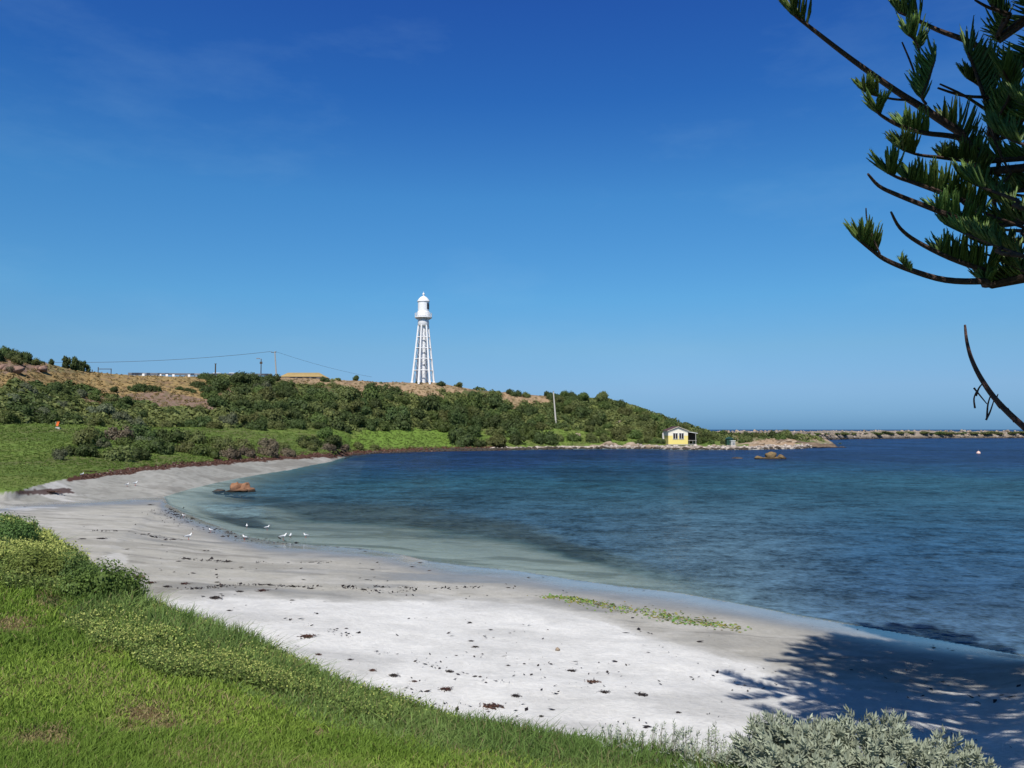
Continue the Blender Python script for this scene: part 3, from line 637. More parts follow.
for a, b_, w, k in [(839, 433.5, 14, 'olive'), (848, 433.5, 12, 'olive'), (832, 433, 10, 'green'), (884, 433.5, 13, 'dark'), (894, 433.5, 14, 'olive'), (906, 433, 15, 'olive'), (918, 433.3, 13, 'olive'), (935, 433, 14, 'green'), (951, 434, 10, 'olive'), (969, 433, 12, 'olive'), (981, 432.8, 13, 'olive'), (993, 433, 13, 'olive'), (1009, 433, 11, 'olive'), (782, 434, 13, 'dark'), (768, 433.6, 12, 'dark'), (805, 433.5, 8, 'dark'), (703, 433, 16, 'olive'), (716, 433, 16, 'green'), (729, 433, 15, 'olive'), (741, 433, 15, 'dark'), (754, 433.4, 14, 'green'), (820, 433, 10, 'olive'), (862, 433, 9, 'olive'), (925, 433.5, 9, 'dark'), (1020, 433, 13, 'olive'), (795, 434, 12, 'olive'), (872, 433, 14, 'green'), (959, 433, 12, 'green'), (943, 433, 13, 'olive'), (812, 433.5, 12, 'green')]:
    u = min(range(800), key=lambda q: abs(CX + F * bw_at(q / 799).x / bw_at(q / 799).y - a)) / 799; c = bw_at(u)
    oy = -2.2; put_shrub(a, b_, w * 1.15, k, .36, Vector((c.x, c.y + oy, 3.0)))

LM = [('the white lighthouse', 423, 383), ('the leaning pale pole', 556, 420), ('the yellow boathouse', 678, 440), ('the tall power pole', 276, 376), ('the tan hipped roof', 304, 376), ('the orange marker', 57, 425),
      ('the windblown ridge trees', 70, 366), ('the pale pump hut', 733, 444), ('the orange bay rock', 240, 470), ('the roadside barrier', 190, 376), ('the breakwater end', 1010, 433), ('the breakwater middle', 905, 433), ('the bright green flat', 395, 437)]
buckets = {}
for rec in SHRUBS:
    a, b_, p, r, kind, o = rec
    nm, lx, ly = min(LM, key=lambda t: abs(t[1] - a) + .6 * abs(t[2] - b_))
    ds = a - lx; side = 'in line with' if abs(ds) < 12 else ('left of' if ds < 0 else 'right of')
    s_ = np.array([p.x / (p.y + AP)]); c_, f_, j_, kk_, ll, nn = knots(s_)
    if p.y > 280: band = 'on the breakwater'
    elif p.y < ll[0][0] - 1: band = 'on the flat shore'
    else:
        t_ = (p.y - ll[0][0]) / (nn[0][0] - ll[0][0]); band = 'on the ridge' if t_ > .88 else 'high on the slope' if t_ > .58 else 'midway up the slope' if t_ > .28 else 'low on the slope'
        if a > 705: band = 'on the low headland'
    if 'breakwater' in band and 'breakwater' in nm: band = 'on the rubble'
    size = 'small' if 2 * r * F / p.y < 13 else 'big' if 2 * r * F / p.y > 22 else 'rounded'
    buckets.setdefault((size, kind, band, side, nm), []).append(rec)
ORD = ['leftmost', 'second leftmost', 'third leftmost', 'fourth leftmost', 'fifth leftmost', 'sixth leftmost', 'seventh leftmost', 'eighth leftmost']
for (size, kind, band, side, nm), recs in buckets.items():
    recs.sort(key=lambda t: t[0])
    for i, rec in enumerate(recs):
        lab = f"{size} {SHM_WORD[kind]} shrub {band}, {side} {nm}".replace('in line with', 'by')
        if len(recs) > 1: lab += ', ' + (ORD[i] if i < len(ORD) - 0 and i < len(recs) - 1 else 'rightmost')
        tag(rec[5], lab, 'shrub', 'scrub bushes on the hill and shore')

# ------------------------------------------------------------------ windblown trees on the left ridge and small trees by the road
TREE_ME = []
for k in range(3):
    V, T, Cc = shrub_mesh(300 + k, 650, 1.1, .10, 10); o = mesh_np('crown', V, T, SHM['dark'], col=Cc); TREE_ME.append(o.data); bpy.data.objects.remove(o)
def small_tree(px_, py_, wpx, hpx, label, group, kind='dark', lean=.2):
    p = hit(px_, py_); m_ = p.y / F; h = hpx * m_ * 1.15; w = wpx * m_ * .8
    t = thing('windblown_tree', label, 'tree', (p.x, p.y, p.z - .1), 0, group)
    mb = MB(); mb.tube([(0, 0, -.3), (lean * h * .2, 0, h * .25), (lean * h * .5, 0, h * .6)], [w * .10, w * .08, w * .05], 6); mb.obj('trunk', DKPOLE, t)
    o = bpy.data.objects.new('crown', TREE_ME[random.randrange(3)]); COL.objects.link(o); o.parent = t
    o.location = (lean * h * .4, 0, h * .06); o.scale = (w * random.uniform(.9, 1.2), w, h * random.uniform(.66, .86)); o.rotation_euler = (0, 0, random.uniform(0, 6)); o.material_slots[0].link = 'OBJECT'; o.material_slots[0].material = SHM[kind]
for a, b_, w, h, lab in [(59, 366, 8, 13, 'leftmost windblown dark tree of the row on the straw coloured ridge'), (65, 368, 8, 13, 'second windblown tree from left in the dark ridge row'), (72, 369.5, 9, 13, 'middle windblown tree in the dark row on the ridge'),
                         (79, 370.5, 8, 11, 'fourth windblown tree from left in the dark ridge row'), (84, 371.5, 8, 12, 'rightmost windblown tree ending the dark ridge row beside open grass'), (50, 364.5, 5, 6, 'low thin tree just left of the dark ridge row of trees')]:
    small_tree(a, b_, w, h, lab, 'windblown trees on the left ridge')
for a, b_, w, h, lab in [(235, 373.5, 4.5, 6, 'small left tree of the pair beyond the grey roadside barrier'), (240.5, 373.5, 5.5, 9, 'taller right tree of the pair beyond the grey roadside barrier'), (99, 372, 5, 6, 'tiny tree behind the post and rail frame on the ridge'), (117, 373, 6, 4.5, 'low bushy tree right of the post and rail frame'), (262, 374.5, 12, 6.5, 'round dark tree at the foot of the street lamp')]:
    small_tree(a, b_, w, h, lab, 'small trees along the ridge road', 'dark', .0)

# ------------------------------------------------------------------ lighthouse
pb = hit(423, 384.5, 150); LY = pb.y + 3.5; pb = Vector((P(423, 384, LY).x, LY, hz(P(423, 384, LY).x, LY))); k_ = LY / F
LX = P(423, 383, LY).x; Lb = pb.z
u = lambda dpx: dpx * k_                              # picture heights to metres at the tower
ztop = P(423, 293, LY).z - Lb
H = lambda py_: P(423, py_, LY).z - Lb
lt = thing('lighthouse', 'tall white iron lighthouse on splayed open legs on the hilltop', 'lighthouse', (LX, LY, Lb))
nleg = 6; rb_, rt_ = u(11.0), u(5.0); zl = H(325.5)
ang = [math.radians(14 + 60 * i) for i in range(nleg)]
def lp(i, z_): r_ = rb_ + (rt_ - rb_) * z_ / zl; return (r_ * math.cos(ang[i % nleg]), r_ * math.sin(ang[i % nleg]), z_)
for i in range(nleg):
    mb = MB(); mb.tube([lp(i, -.6), lp(i, zl)], [u(1.1), u(.8)], 10); mb.box((lp(i, 0)[0], lp(i, 0)[1], .1), (u(2.4), u(2.4), .5)); mb.obj('leg', WHITE, lt)
levels = [H(370.6), H(359), H(348.2), H(337.2)]
for z_ in levels:
    mb = MB()
    for i in range(nleg): mb.tube([lp(i, z_), lp(i + 1, z_)], u(.5), 6)
    mb.obj('ring_brace', WHITE, lt)
mb = MB(); zs = [0.0] + levels + [zl]
for a, b_ in zip(zs[:-1], zs[1:]):
    for i in range(nleg):
        mb.tube([lp(i, a), lp(i + 1, b_)], u(.09), 4); mb.tube([lp(i + 1, a), lp(i, b_)], u(.09), 4)
mb.obj('tie_rods', WHITE2, lt)
mb = MB(); mb.tube([(0, 0, -.5), (0, 0, zl)], u(2.7), 24); ct = mb.obj('stair_tube', WHITE, lt, True)
for z_ in [H(365), H(353), H(341)]:
    mb = MB(); mb.box((u(1.5), -u(2.2), z_), (u(.8), u(.5), u(1.6))); mb.obj('window', GLASSD, ct)
mb = MB(); mb.lathe([(u(4.9), H(326)), (u(5.7), H(324.6)), (u(5.7), H(321.3)), (u(5.0), H(320.6))], n=32); mb.obj('watch_room', WHITE, lt)
mb = MB(); mb.lathe([(u(4.4), H(321)), (u(4.4), H(317.5))], n=32)
for i in range(16):
    a = 2 * math.pi * i / 16; c_, s_ = math.cos(a), math.sin(a)
    mb.tube([(u(4.4) * c_, u(4.4) * s_, H(320.6)), (u(8) * c_, u(8) * s_, H(318))], u(.28), 5)
mb.obj('gallery_bracket', WHITE2, lt)
mb = MB(); mb.lathe([(u(4.4), H(318.2)), (u(8.6), H(318.0)), (u(8.6), H(317.2)), (u(4.4), H(317.0))], n=32); mb.obj('gallery_floor', WHITE, lt)
mb = MB()
for z_ in (H(316), H(314.7), H(313.4)):
    n_ = 32
    for i in range(n_):
        a, b_ = 2 * math.pi * i / n_, 2 * math.pi * (i + 1) / n_
        mb.tube([(u(8.4) * math.cos(a), u(8.4) * math.sin(a), z_), (u(8.4) * math.cos(b_), u(8.4) * math.sin(b_), z_)], u(.16), 4)
for i in range(20):
    a = 2 * math.pi * i / 20; mb.tube([(u(8.4) * math.cos(a), u(8.4) * math.sin(a), H(317.2)), (u(8.4) * math.cos(a), u(8.4) * math.sin(a), H(313.3))], u(.2), 5)
mb.obj('railing', WHITE, lt)
mb = MB(); mb.lathe([(u(6.2), H(317.1)), (u(6.2), H(312.2)), (u(5.85), H(311.6))], n=32); mb.obj('gallery_drum', WHITE, lt)
mb = MB(); mb.lathe([(u(5.6), H(311.8)), (u(5.6), H(301.8))], n=32); lr = mb.obj('lantern_room', WHITE, lt)
mb = MB()
for i in range(3):
    a = math.radians(-35 + 28 * i); mb.box((u(5.35) * math.cos(a), u(5.35) * math.sin(a), H(306.5)), (u(.8), u(1.9), u(6)), a)
mb.obj('lantern_glass', GLASSD, lr)
mb = MB(); mb.lathe([(u(6.2), H(302.0)), (u(6.3), H(301.3)), (u(5.6), H(300.2)), (u(4.4), H(298.4)), (u(2.8), H(297.0)), (u(1.2), H(296.3)), (u(.5), H(296))], n=32); mb.obj('dome', WHITE, lt, True)
mb = MB(); mb.lathe([(u(.7), H(296.3)), (u(.7), H(295.4)), (u(1.25), H(294.7)), (u(1.3), H(294)), (u(.7), H(293.2)), (u(.25), H(292.8)), (u(.2), H(291.6))], n=16); mb.obj('vent_ball', WHITE, lt, True)

# ------------------------------------------------------------------ yellow boathouse
BY = 209.0; m_ = BY / F; w2_, dp = 9.8 * m_, 7.0
bp_ = P(678.2, 444.3, BY); bt = thing('boathouse', 'small yellow gabled boathouse on stilts at the rocky waterline', 'boathouse', (bp_.x, bp_.y, bp_.z))
fh = 0.0; eh = 13.6 * m_; ah = 17.3 * m_; split = 8.6 * m_
mb = MB(); mb.add([(-w2_, 0, 0), (w2_, 0, 0), (w2_, 0, split), (-w2_, 0, split), (-w2_, dp, 0), (w2_, dp, 0), (w2_, dp, split), (-w2_, dp, split)], [(0, 1, 2, 3), (5, 4, 7, 6), (1, 5, 6, 2), (4, 0, 3, 7), (4, 5, 1, 0)]); wl_ = mb.obj('wall', YELLOW, bt)
mb = MB(); mb.add([(-w2_, 0, split), (w2_, 0, split), (w2_, 0, eh), (0, 0, ah), (-w2_, 0, eh), (-w2_, dp, split), (w2_, dp, split), (w2_, dp, eh), (0, dp, ah), (-w2_, dp, eh)], [(0, 1, 2, 3, 4), (6, 5, 9, 8, 7), (1, 6, 7, 2), (5, 0, 4, 9)]); gb = mb.obj('gable', CREAM, bt); gb['label'] = 'upper wall and gable, coloured pale cream as if overexposed'  # sunlit glare of the upper wall painted as a cream band
for i in range(7): pass
mb = MB(); ov = .28; th = .12
for sg in (-1, 1):
    x0, x1 = sg * (w2_ + ov), 0; z0, z1 = eh - ov * (ah - eh) / w2_ + .03, ah + .03
    mb.add([(x0, -.35, z0), (x1, -.35, z1), (x1, dp + .3, z1), (x0, dp + .3, z0), (x0, -.35, z0 + th), (x1, -.35, z1 + th), (x1, dp + .3, z1 + th), (x0, dp + .3, z0 + th)], [(0, 1, 2, 3), (4, 7, 6, 5), (0, 4, 5, 1), (1, 5, 6, 2), (2, 6, 7, 3), (3, 7, 4, 0)])
rf = mb.obj('roof', REDROOF, bt)
mb = MB()
for sg in (-1, 1): mb.tube([(sg * (w2_ + ov), -.42, eh - .12), (0, -.42, ah + .04)], .05, 4)
mb.obj('barge_board', CREAM, rf)
for cx in (-3.2 * m_ + .12, 3.2 * m_ + .02):
    ww, wh, wz = 4.7 * m_, 6.0 * m_, 8.2 * m_
    mb = MB()
    for ox, oz, sx, sz in [(-ww / 2, 0, .10, wh + .1), (ww / 2, 0, .10, wh + .1), (0, 0, .10, wh), (0, wh / 2, ww, .10), (0, -wh / 2, ww, .10)]: mb.box((cx + ox, -.05, wz + oz), (sx, .14, sz))
    wf = mb.obj('window', WHITE2, bt)
    mb = MB(); mb.box((cx, -.025, wz), (ww, .06, wh)); mb.obj('pane', GLASSD, wf)
for cx in (-w2_ + .2, -w2_ + 1.6, w2_ - 1.6, w2_ - .2):
    mb = MB(); mb.tube([(cx, .3, -2.2), (cx, .3, 0)], .13, 8); mb.tube([(cx, dp - .4, -2.0), (cx, dp - .4, 0)], .13, 8); mb.obj('stilt', GREYT, bt)
mb = MB(); mb.box((0, dp / 2, -.10), (w2_ * 2 + .1, dp, .19)); mb.obj('floor_beam', GREYT, bt)
vx0, vx1 = w2_ + .02, w2_ + 9.0 * m_
mb = MB(); mb.add([(vx0, -.1, eh - .35), (vx1 + .2, -.1, eh - .75), (vx1 + .2, dp - 1, eh - .75), (vx0, dp - 1, eh - .35), (vx0, -.1, eh - .22), (vx1 + .2, -.1, eh - .62), (vx1 + .2, dp - 1, eh - .62), (vx0, dp - 1, eh - .22)], [(0, 1, 2, 3), (4, 7, 6, 5), (0, 4, 5, 1), (1, 5, 6, 2), (2, 6, 7, 3), (3, 7, 4, 0)]); mb.obj('verandah_roof', WHITE2, bt)
mb = MB(); mb.box(((vx0 + vx1) / 2, 1.5, .95 * m_ * 8), ((vx1 - vx0) - .1, .15, eh - 1.2)); mb.obj('verandah_shade_wall', VERANDAH_SHADE, bt)  # dark sheet set forward to imitate the shaded verandah interior
for vx in (vx1 - .3,):
    for vy in (.1, 3.0):
        mb = MB(); mb.tube([(vx, vy, -1.6), (vx, vy, eh - .72)], .09, 6); mb.obj('verandah_post', GREYT, bt)
mb = MB(); mb.box(((vx0 + vx1) / 2, 1.6, -.02), (vx1 - vx0, 3.3, .14)); mb.obj('deck', GREYT, bt)
mb = MB(); mb.box(((vx0 + vx1) / 2, .1, 1.0), (vx1 - vx0, .08, .1))
for q in range(3): mb.box((vx0 + .3 + q * .9, .1, .5), (.05, .05, .95))
mb.obj('railing', GREYT, bt)
# water tank left of the boathouse
p = P(663.8, 435.6, BY + 6); mb = MB(); mb.lathe([(.02, 1.45), (.95, 1.3), (1.0, 1.2), (1.0, -3.0), (.02, -3.0)][::-1], n=20)
o = mb.obj('water_tank', PALEW, None, True); o.location = p; o.scale = (.42, .42, .55); tag(o, 'pale round water tank partly hidden beside the yellow boathouse', 'water tank')
# pump hut and green tank
HY = 206.0; p = P(733.3, 447.2, HY); m_ = HY / F
t = thing('pump_hut', 'small square pale concrete pump hut on the waterline rocks', 'hut', (p.x, p.y, p.z))
mb = MB(); mb.box((0, .8, 3.0 * m_), (4.0 * m_, 1.6, 6.4 * m_)); mb.obj('wall', CONC, t)
mb = MB(); mb.box((0, .8, 6.35 * m_), (4.5 * m_, 1.85, .16)); mb.obj('roof', WHITE2, t)
mb = MB(); mb.box((.1, -.03, 2.4 * m_), (.55, .06, 1.25)); mb.obj('door', STEEL, t)
p = P(729.5, 447, HY + 2.2); t = thing('green_shed', 'low dark green shed tucked behind the pale pump hut', 'shed', (p.x, p.y, p.z))
mb = MB(); mb.box((0, 0, .95), (1.7, 1.6, 2.3)); mb.obj('wall', DKGREEN, t)
mb = MB(); mb.add([(-1, -1, 2.1), (1, -1, 2.1), (1, 1, 2.1), (-1, 1, 2.1), (0, -1, 2.6), (0, 1, 2.6)], [(0, 1, 4), (2, 3, 5), (0, 4, 5, 3), (1, 2, 5, 4), (3, 2, 1, 0)]); mb.obj('roof', DKGREEN, t)

# ------------------------------------------------------------------ poles, wires, road edge, house on the ridge
p = hit(556.2, 425); t = thing('pale_pole', 'tall bare pale timber pole leaning slightly on the green slope', 'pole', (p.x, p.y, p.z)); q = P(553.4, 391.5, p.y) - p
mb = MB(); mb.tube([(0, 0, -.8), tuple(q)], [.27, .17], 10); mb.obj('shaft', mat('silvered_timber', (.60, .56, .48), .85, .15, .2, 3), t)
mb = MB(); mb.box((q.x, 0, q.z), (.42, .42, .16)); mb.obj('cap', STEEL, t)
def ridge_pt(px_, back=3.0):
    p0 = hit(px_, np.interp(px_, [60, 130, 280, 340], [371.5, 376.5, 378, 380.5])); Y = p0.y + back; x_ = P(px_, 376, Y).x; return Vector((x_, Y, hz(x_, Y)))
p = ridge_pt(276.6); tp = P(274.8, 351.5, p.y)
t = thing('power_pole', 'tall dark power pole on the ridge carrying the long wire', 'power pole', p)
mb = MB(); mb.tube([(0, 0, -.5), tuple(tp - p)], [.22, .15], 8); mb.obj('shaft', GREYT, t)
q = tp - p; mb = MB(); mb.box((q.x - .3, 0, q.z - .25), (1.4, .14, .14)); ca = mb.obj('crossarm', DKPOLE, t)
mb = MB()
for d_ in (-.85, .25): mb.lathe([(.07, 0), (.1, .12), (.05, .26)], (q.x + d_, 0, q.z - .18), 8)
mb.obj('insulator', STEEL, ca)
def wire(a, b_, sag, label, r_=.045):
    mb = MB(); mb.tube([a.lerp(b_, i / 24) - Vector((0, 0, 4 * sag * (i / 24) * (1 - i / 24))) for i in range(25)], r_, 5)
    o = mb.obj('overhead_wire', DKPOLE); tag(o, label, 'wire')
wire(tp + Vector((-1.1, 0, 0)), P(-30, 360, 200), 1.6, 'long dark wire sagging left from the tall power pole')
wire(tp + Vector((.2, 0, 0)), P(372, 377, 262), .6, 'faint wire dropping right from the power pole toward the lighthouse', .03)
p = ridge_pt(215.3); tp2 = P(215.3, 363.8, p.y)
o = thing('short_post', 'short dark post standing above the end of the roadside barrier', 'post', p)
mb = MB(); mb.tube([(0, 0, -.3), (0, 0, tp2.z - p.z)], [.2, .16], 8); mb.obj('shaft', DKPOLE, o)
mb = MB(); mb.box((0, 0, tp2.z - p.z), (.5, .2, .14)); mb.obj('cap', DKPOLE, o)
p = ridge_pt(260.9); z_ = P(260, 358.8, p.y).z - p.z
t = thing('street_lamp', 'dark street lamp rising behind the round ridge tree', 'street lamp', p)
mb = MB(); mb.tube([(0, 0, -.3), (0, 0, z_)], [.16, .1], 8); mb.obj('pole', DKPOLE, t)
mb = MB(); mb.tube([(0, 0, z_ - .1), (-.7, 0, z_ + .1)], .07, 6); mb.box((-.85, 0, z_ + .08), (.9, .3, .22)); mb.obj('lamp_head', STEEL, t)
mb = MB(); mb.box((0, -.05, z_ * .78), (.7, .08, .6)); mb.obj('sign_plate', DKPOLE, t)
# grey barrier along the road, with pale marker boards in front
pts = [ridge_pt(a, 1.5) for a in np.linspace(128, 272, 40)]
t = thing('road_barrier', 'long low grey steel barrier along the ridge road', 'barrier', pts[0])
mb = MB(); zt = [P(a, np.interp(a, [128, 200, 272], [372.6, 373.3, 373.6]), q.y).z for a, q in zip(np.linspace(128, 272, 40), pts)]
for i in range(39):
    a, b_ = pts[i] - pts[0], pts[i + 1] - pts[0]; za, zb = zt[i] - pts[0].z, zt[i + 1] - pts[0].z
    mb.add([(a.x, a.y, za - .55), (b_.x, b_.y, zb - .55), (b_.x, b_.y - .06, zb - .28), (a.x, a.y - .06, za - .28), (a.x, a.y, za), (b_.x, b_.y, zb), (a.x, a.y + .12, za), (b_.x, b_.y + .12, zb), (a.x, a.y + .12, za - .55), (b_.x, b_.y + .12, zb - .55)],
           [(0, 1, 3, 2), (2, 3, 5, 4), (4, 5, 7, 6), (6, 7, 9, 8)] if False else [(0, 1, 2, 3), (3, 2, 5, 4), (4, 5, 7, 6), (6, 7, 9, 8)])
mb.obj('rail', STEEL, t)
for i in range(0, 40, 2):
    a = pts[i] - pts[0]; mb = MB(); h_ = zt[i] - pts[i].z; mb.box((a.x, a.y + .2, a.z + h_ / 2 - .1), (.16, .14, h_ + .1)); mb.obj('post', STEEL, t)
for i, (a, nm) in enumerate([(143.3, 'leftmost, apart from the others'), (160.2, 'left of the close three'), (166.8, 'middle of the close three'), (173.4, 'right of the close three'), (189.0, 'alone right of the close three')]):
    q = ridge_pt(a, .6); zc = P(a, 374.8 + i * .2, q.y).z; t = thing('marker_board', f'small white roadside board before the grey barrier, {nm}', 'marker board', q, 0, 'white boards along the ridge road')
    mb = MB(); mb.box((0, 0, zc - q.z), (.58, .07, .56)); mb.obj('board', WHITE, t)
    mb = MB(); mb.box((.0, .08, (zc - q.z) / 2), (.1, .08, max(zc - q.z, .3))); mb.obj('post', STEEL, t)
for a, lab, wd in [(218.5, 'small white van roof showing above the ridge beside the short post', 1.6), (233.2, 'small white car top showing above the ridge near the tree pair', 1.2)]:
    q = ridge_pt(a, 5); zc = P(a, 373.6, q.y).z; t = thing('parked_car', lab, 'car', (q.x, q.y, zc - 1.25), 0, 'white cars parked behind the ridge')
    mb = MB(); mb.add([(-wd, -.8, .3), (wd, -.8, .3), (wd, .8, .3), (-wd, .8, .3), (-wd, -.8, .9), (wd, -.8, .85), (wd, .8, .85), (-wd, .8, .9)], [(0, 3, 2, 1), (4, 5, 6, 7), (0, 1, 5, 4), (1, 2, 6, 5), (2, 3, 7, 6), (3, 0, 4, 7)]); mb.obj('body', WHITE, t)
    mb = MB(); mb.add([(-wd * .9, -.72, .9), (wd * .6, -.72, .87), (wd * .6, .72, .87), (-wd * .9, .72, .9), (-wd * .75, -.6, 1.42), (wd * .3, -.6, 1.42), (wd * .3, .6, 1.42), (-wd * .75, .6, 1.42)], [(4, 5, 6, 7), (0, 1, 5, 4), (1, 2, 6, 5), (2, 3, 7, 6), (3, 0, 4, 7)]); cb_ = mb.obj('cabin', WHITE, t)
    mb = MB(); mb.box((-wd * .2, -.69, 1.14), (wd * 1.0, .06, .34)); mb.obj('window', GLASSD, cb_)
    for wx_ in (-wd * .65, wd * .65):
        mb = MB(); mb.tube([(wx_, -.82, .3), (wx_, .82, .3)], .3, 12); mb.obj('wheel', DKPOLE, t)
# post and rail frame
q = ridge_pt(100, 1); t = thing('rail_frame', 'thin dark post and rail frame standing on the straw ridge', 'fence', q); m_ = q.y / F
for d_, h_ in ((-8, 4), (-2, 6.5), (11, 5)): mb = MB(); mb.tube([(d_ * m_, 0, -.4), (d_ * m_, 0, h_ * m_)], .1, 6); mb.obj('post', DKPOLE, t)
mb = MB(); mb.tube([(-2 * m_, 0, 4.6 * m_), (11 * m_, 0, 4.6 * m_)], .08, 6); mb.obj('rail', DKPOLE, t)
# low building with tan roof
q = ridge_pt(304, 8); m_ = q.y / F; z0 = P(304, 378.2, q.y).z; t = thing('low_building', 'low building with wide tan hipped roof on the ridge', 'building', (q.x, q.y, z0))
a, b_ = 21.5 * m_, 14 * m_
mb = MB(); mb.add([(-a, -3, .9 * m_), (a * 1.0, -3, .9 * m_), (a, 6, .9 * m_), (-a, 6, .9 * m_), (-b_ - 1, 1.4, 5.9 * m_), (b_, 1.4, 5.9 * m_)], [(0, 1, 5, 4), (2, 3, 4, 5), (1, 2, 5), (3, 0, 4), (3, 2, 1, 0)]); mb.obj('roof', TANROOF, t)
mb = MB(); mb.box((0, 1.5, -.75), (a * 1.9, 8, 2.0)); w_ = mb.obj('wall', PALEW, t)
for d_ in (-9, -2, 5, 12): mb = MB(); mb.box((d_ * m_, -2.52, -.3), (1.3, .08, .7)); mb.obj('window', GLASSD, w_)
# orange marker in the meadow
p = hit(57, 429); m_ = p.y / F; t = thing('orange_marker', 'small tilted bright orange marker in the green meadow below scrub', 'marker', p)
mb = MB(); mb.add([(-1.3 * m_, 0, 3 * m_), (1.1 * m_, -.05, 2.6 * m_), (2.1 * m_, .05, 7.4 * m_), (-.4 * m_, 0, 7.0 * m_), (-1.3 * m_, .08, 3 * m_), (1.1 * m_, .05, 2.6 * m_), (2.1 * m_, .15, 7.4 * m_), (-.4 * m_, .1, 7.0 * m_)], [(0, 1, 2, 3), (7, 6, 5, 4), (0, 4, 5, 1), (1, 5, 6, 2), (2, 6, 7, 3), (3, 7, 4, 0)]); mb.obj('panel', ORANGE, t)
mb = MB(); mb.tube([(.6 * m_, .12, -.3), (.2 * m_, .12, 4 * m_)], .05, 6); mb.tube([(-2.6 * m_, .2, 7 * m_), (-.6 * m_, .12, 2.5 * m_)], .035, 6); mb.obj('post', GREYT, t)
mb = MB(); mb.box((.8 * m_, 0, .6 * m_), (.5, .4, .3), .3); mb.obj('base', CONC, t)
# mooring buoy
p = PZ(978.5, 453.5, 0); t = thing('mooring_buoy', 'small pale pink round buoy floating alone in the dark water', 'buoy', p)
mb = MB(); mb.lathe([(.03, -.35), (.3, -.2), (.42, .05), (.3, .35), (.08, .5)], n=16); mb.obj('float', mat('faded_pink_plastic', (.75, .50, .42), .5, .4), t, True)
mb = MB(); mb.tube([(0, 0, .45), (0, 0, .75)], .05, 6); mb.obj('ring_post', STEEL, t)

# ------------------------------------------------------------------ rocks
p = PZ(240, 491.5, 0); m_ = p.y / F
rock('orange_rock', [(1, (-4 * m_, 0, .15), (7.5 * m_, .9, 8.5 * m_)), (2, (4.5 * m_, .2, .15), (6.5 * m_, .9, 8.2 * m_)), (3, (11 * m_, -.1, 0), (6 * m_, .7, 5 * m_)), (4, (-12 * m_, .1, -.1), (6 * m_, .6, 3 * m_)), (5, (0, -.4, 0), (12 * m_, .6, 3.6 * m_)), (41, (-4.5 * m_, .1, 4 * m_), (4.2 * m_, .6, 6 * m_)), (42, (4.5 * m_, .1, 4 * m_), (3.6 * m_, .6, 5.6 * m_))], ORANGE_ROCK, 'orange lichened rock with two humps standing in the shallow bay', 'rock', p, cols=((.40, .20, .10), (.16, .085, .055)))
p = PZ(219, 490.5, 0); rock('low_rock', [(6, (0, 0, -.05), (7 * m_, .5, .22))], DARKROCK, 'low dark wet rock just left of the orange bay rock', 'rock', p)
p = PZ(769, 459, 0); m_ = p.y / F
rock('reef_rock', [(11, (0, 0, 0), (16 * m_, 1.3, 2.6 * m_)), (12, (2 * m_, 0, .4), (6 * m_, 1, 4.5 * m_)), (13, (12 * m_, 0, .2), (5 * m_, .9, 4.2 * m_)), (14, (-9 * m_, 0, .0), (5 * m_, .8, 3.4 * m_))], BROWNROCK, 'brown reef rock awash off the headland with two yellowish humps', 'rock', p, cols=((.30, .21, .09), (.10, .065, .04)))
p = PZ(738, 458.5, 0); rock('low_reef', [(15, (0, 0, 0), (6.5 * m_, .8, 1.5 * m_))], DARKROCK, 'dark flat reef rock awash left of the brown reef', 'rock', p)
p = PZ(812, 447.6, 0.0); m_ = p.y / F
rock('headland_ledge', [(21, (-16 * m_, 1, .4), (14 * m_, 3, 5 * m_)), (22, (0, 1, .4), (13 * m_, 3, 4.4 * m_)), (23, (14 * m_, 1.5, .2), (13 * m_, 3, 3.2 * m_)), (24, (27 * m_, 2, -.1), (9 * m_, 2, 1.6 * m_)), (25, (-24 * m_, 2, .6), (10 * m_, 3, 6.5 * m_)), (26, (-38 * m_, .5, 0), (12 * m_, 2, 3.5 * m_)), (27, (8 * m_, -1, 0), (8 * m_, 1.6, 3 * m_)), (28, (22 * m_, .5, 0), (5 * m_, 1.2, 2.6 * m_)), (29, (-12 * m_, -.6, 0), (7 * m_, 1.4, 3 * m_)), (30, (33 * m_, 1.5, -.1), (5 * m_, 1, 1.5 * m_)), (36, (-55 * m_, .5, 0), (9 * m_, 1.6, 2.8 * m_))], BROWNROCK, 'dark brown rock ledge ending the headland in the sea', 'rock ledge', p, cols=((.25, .18, .125), (.085, .06, .042)))
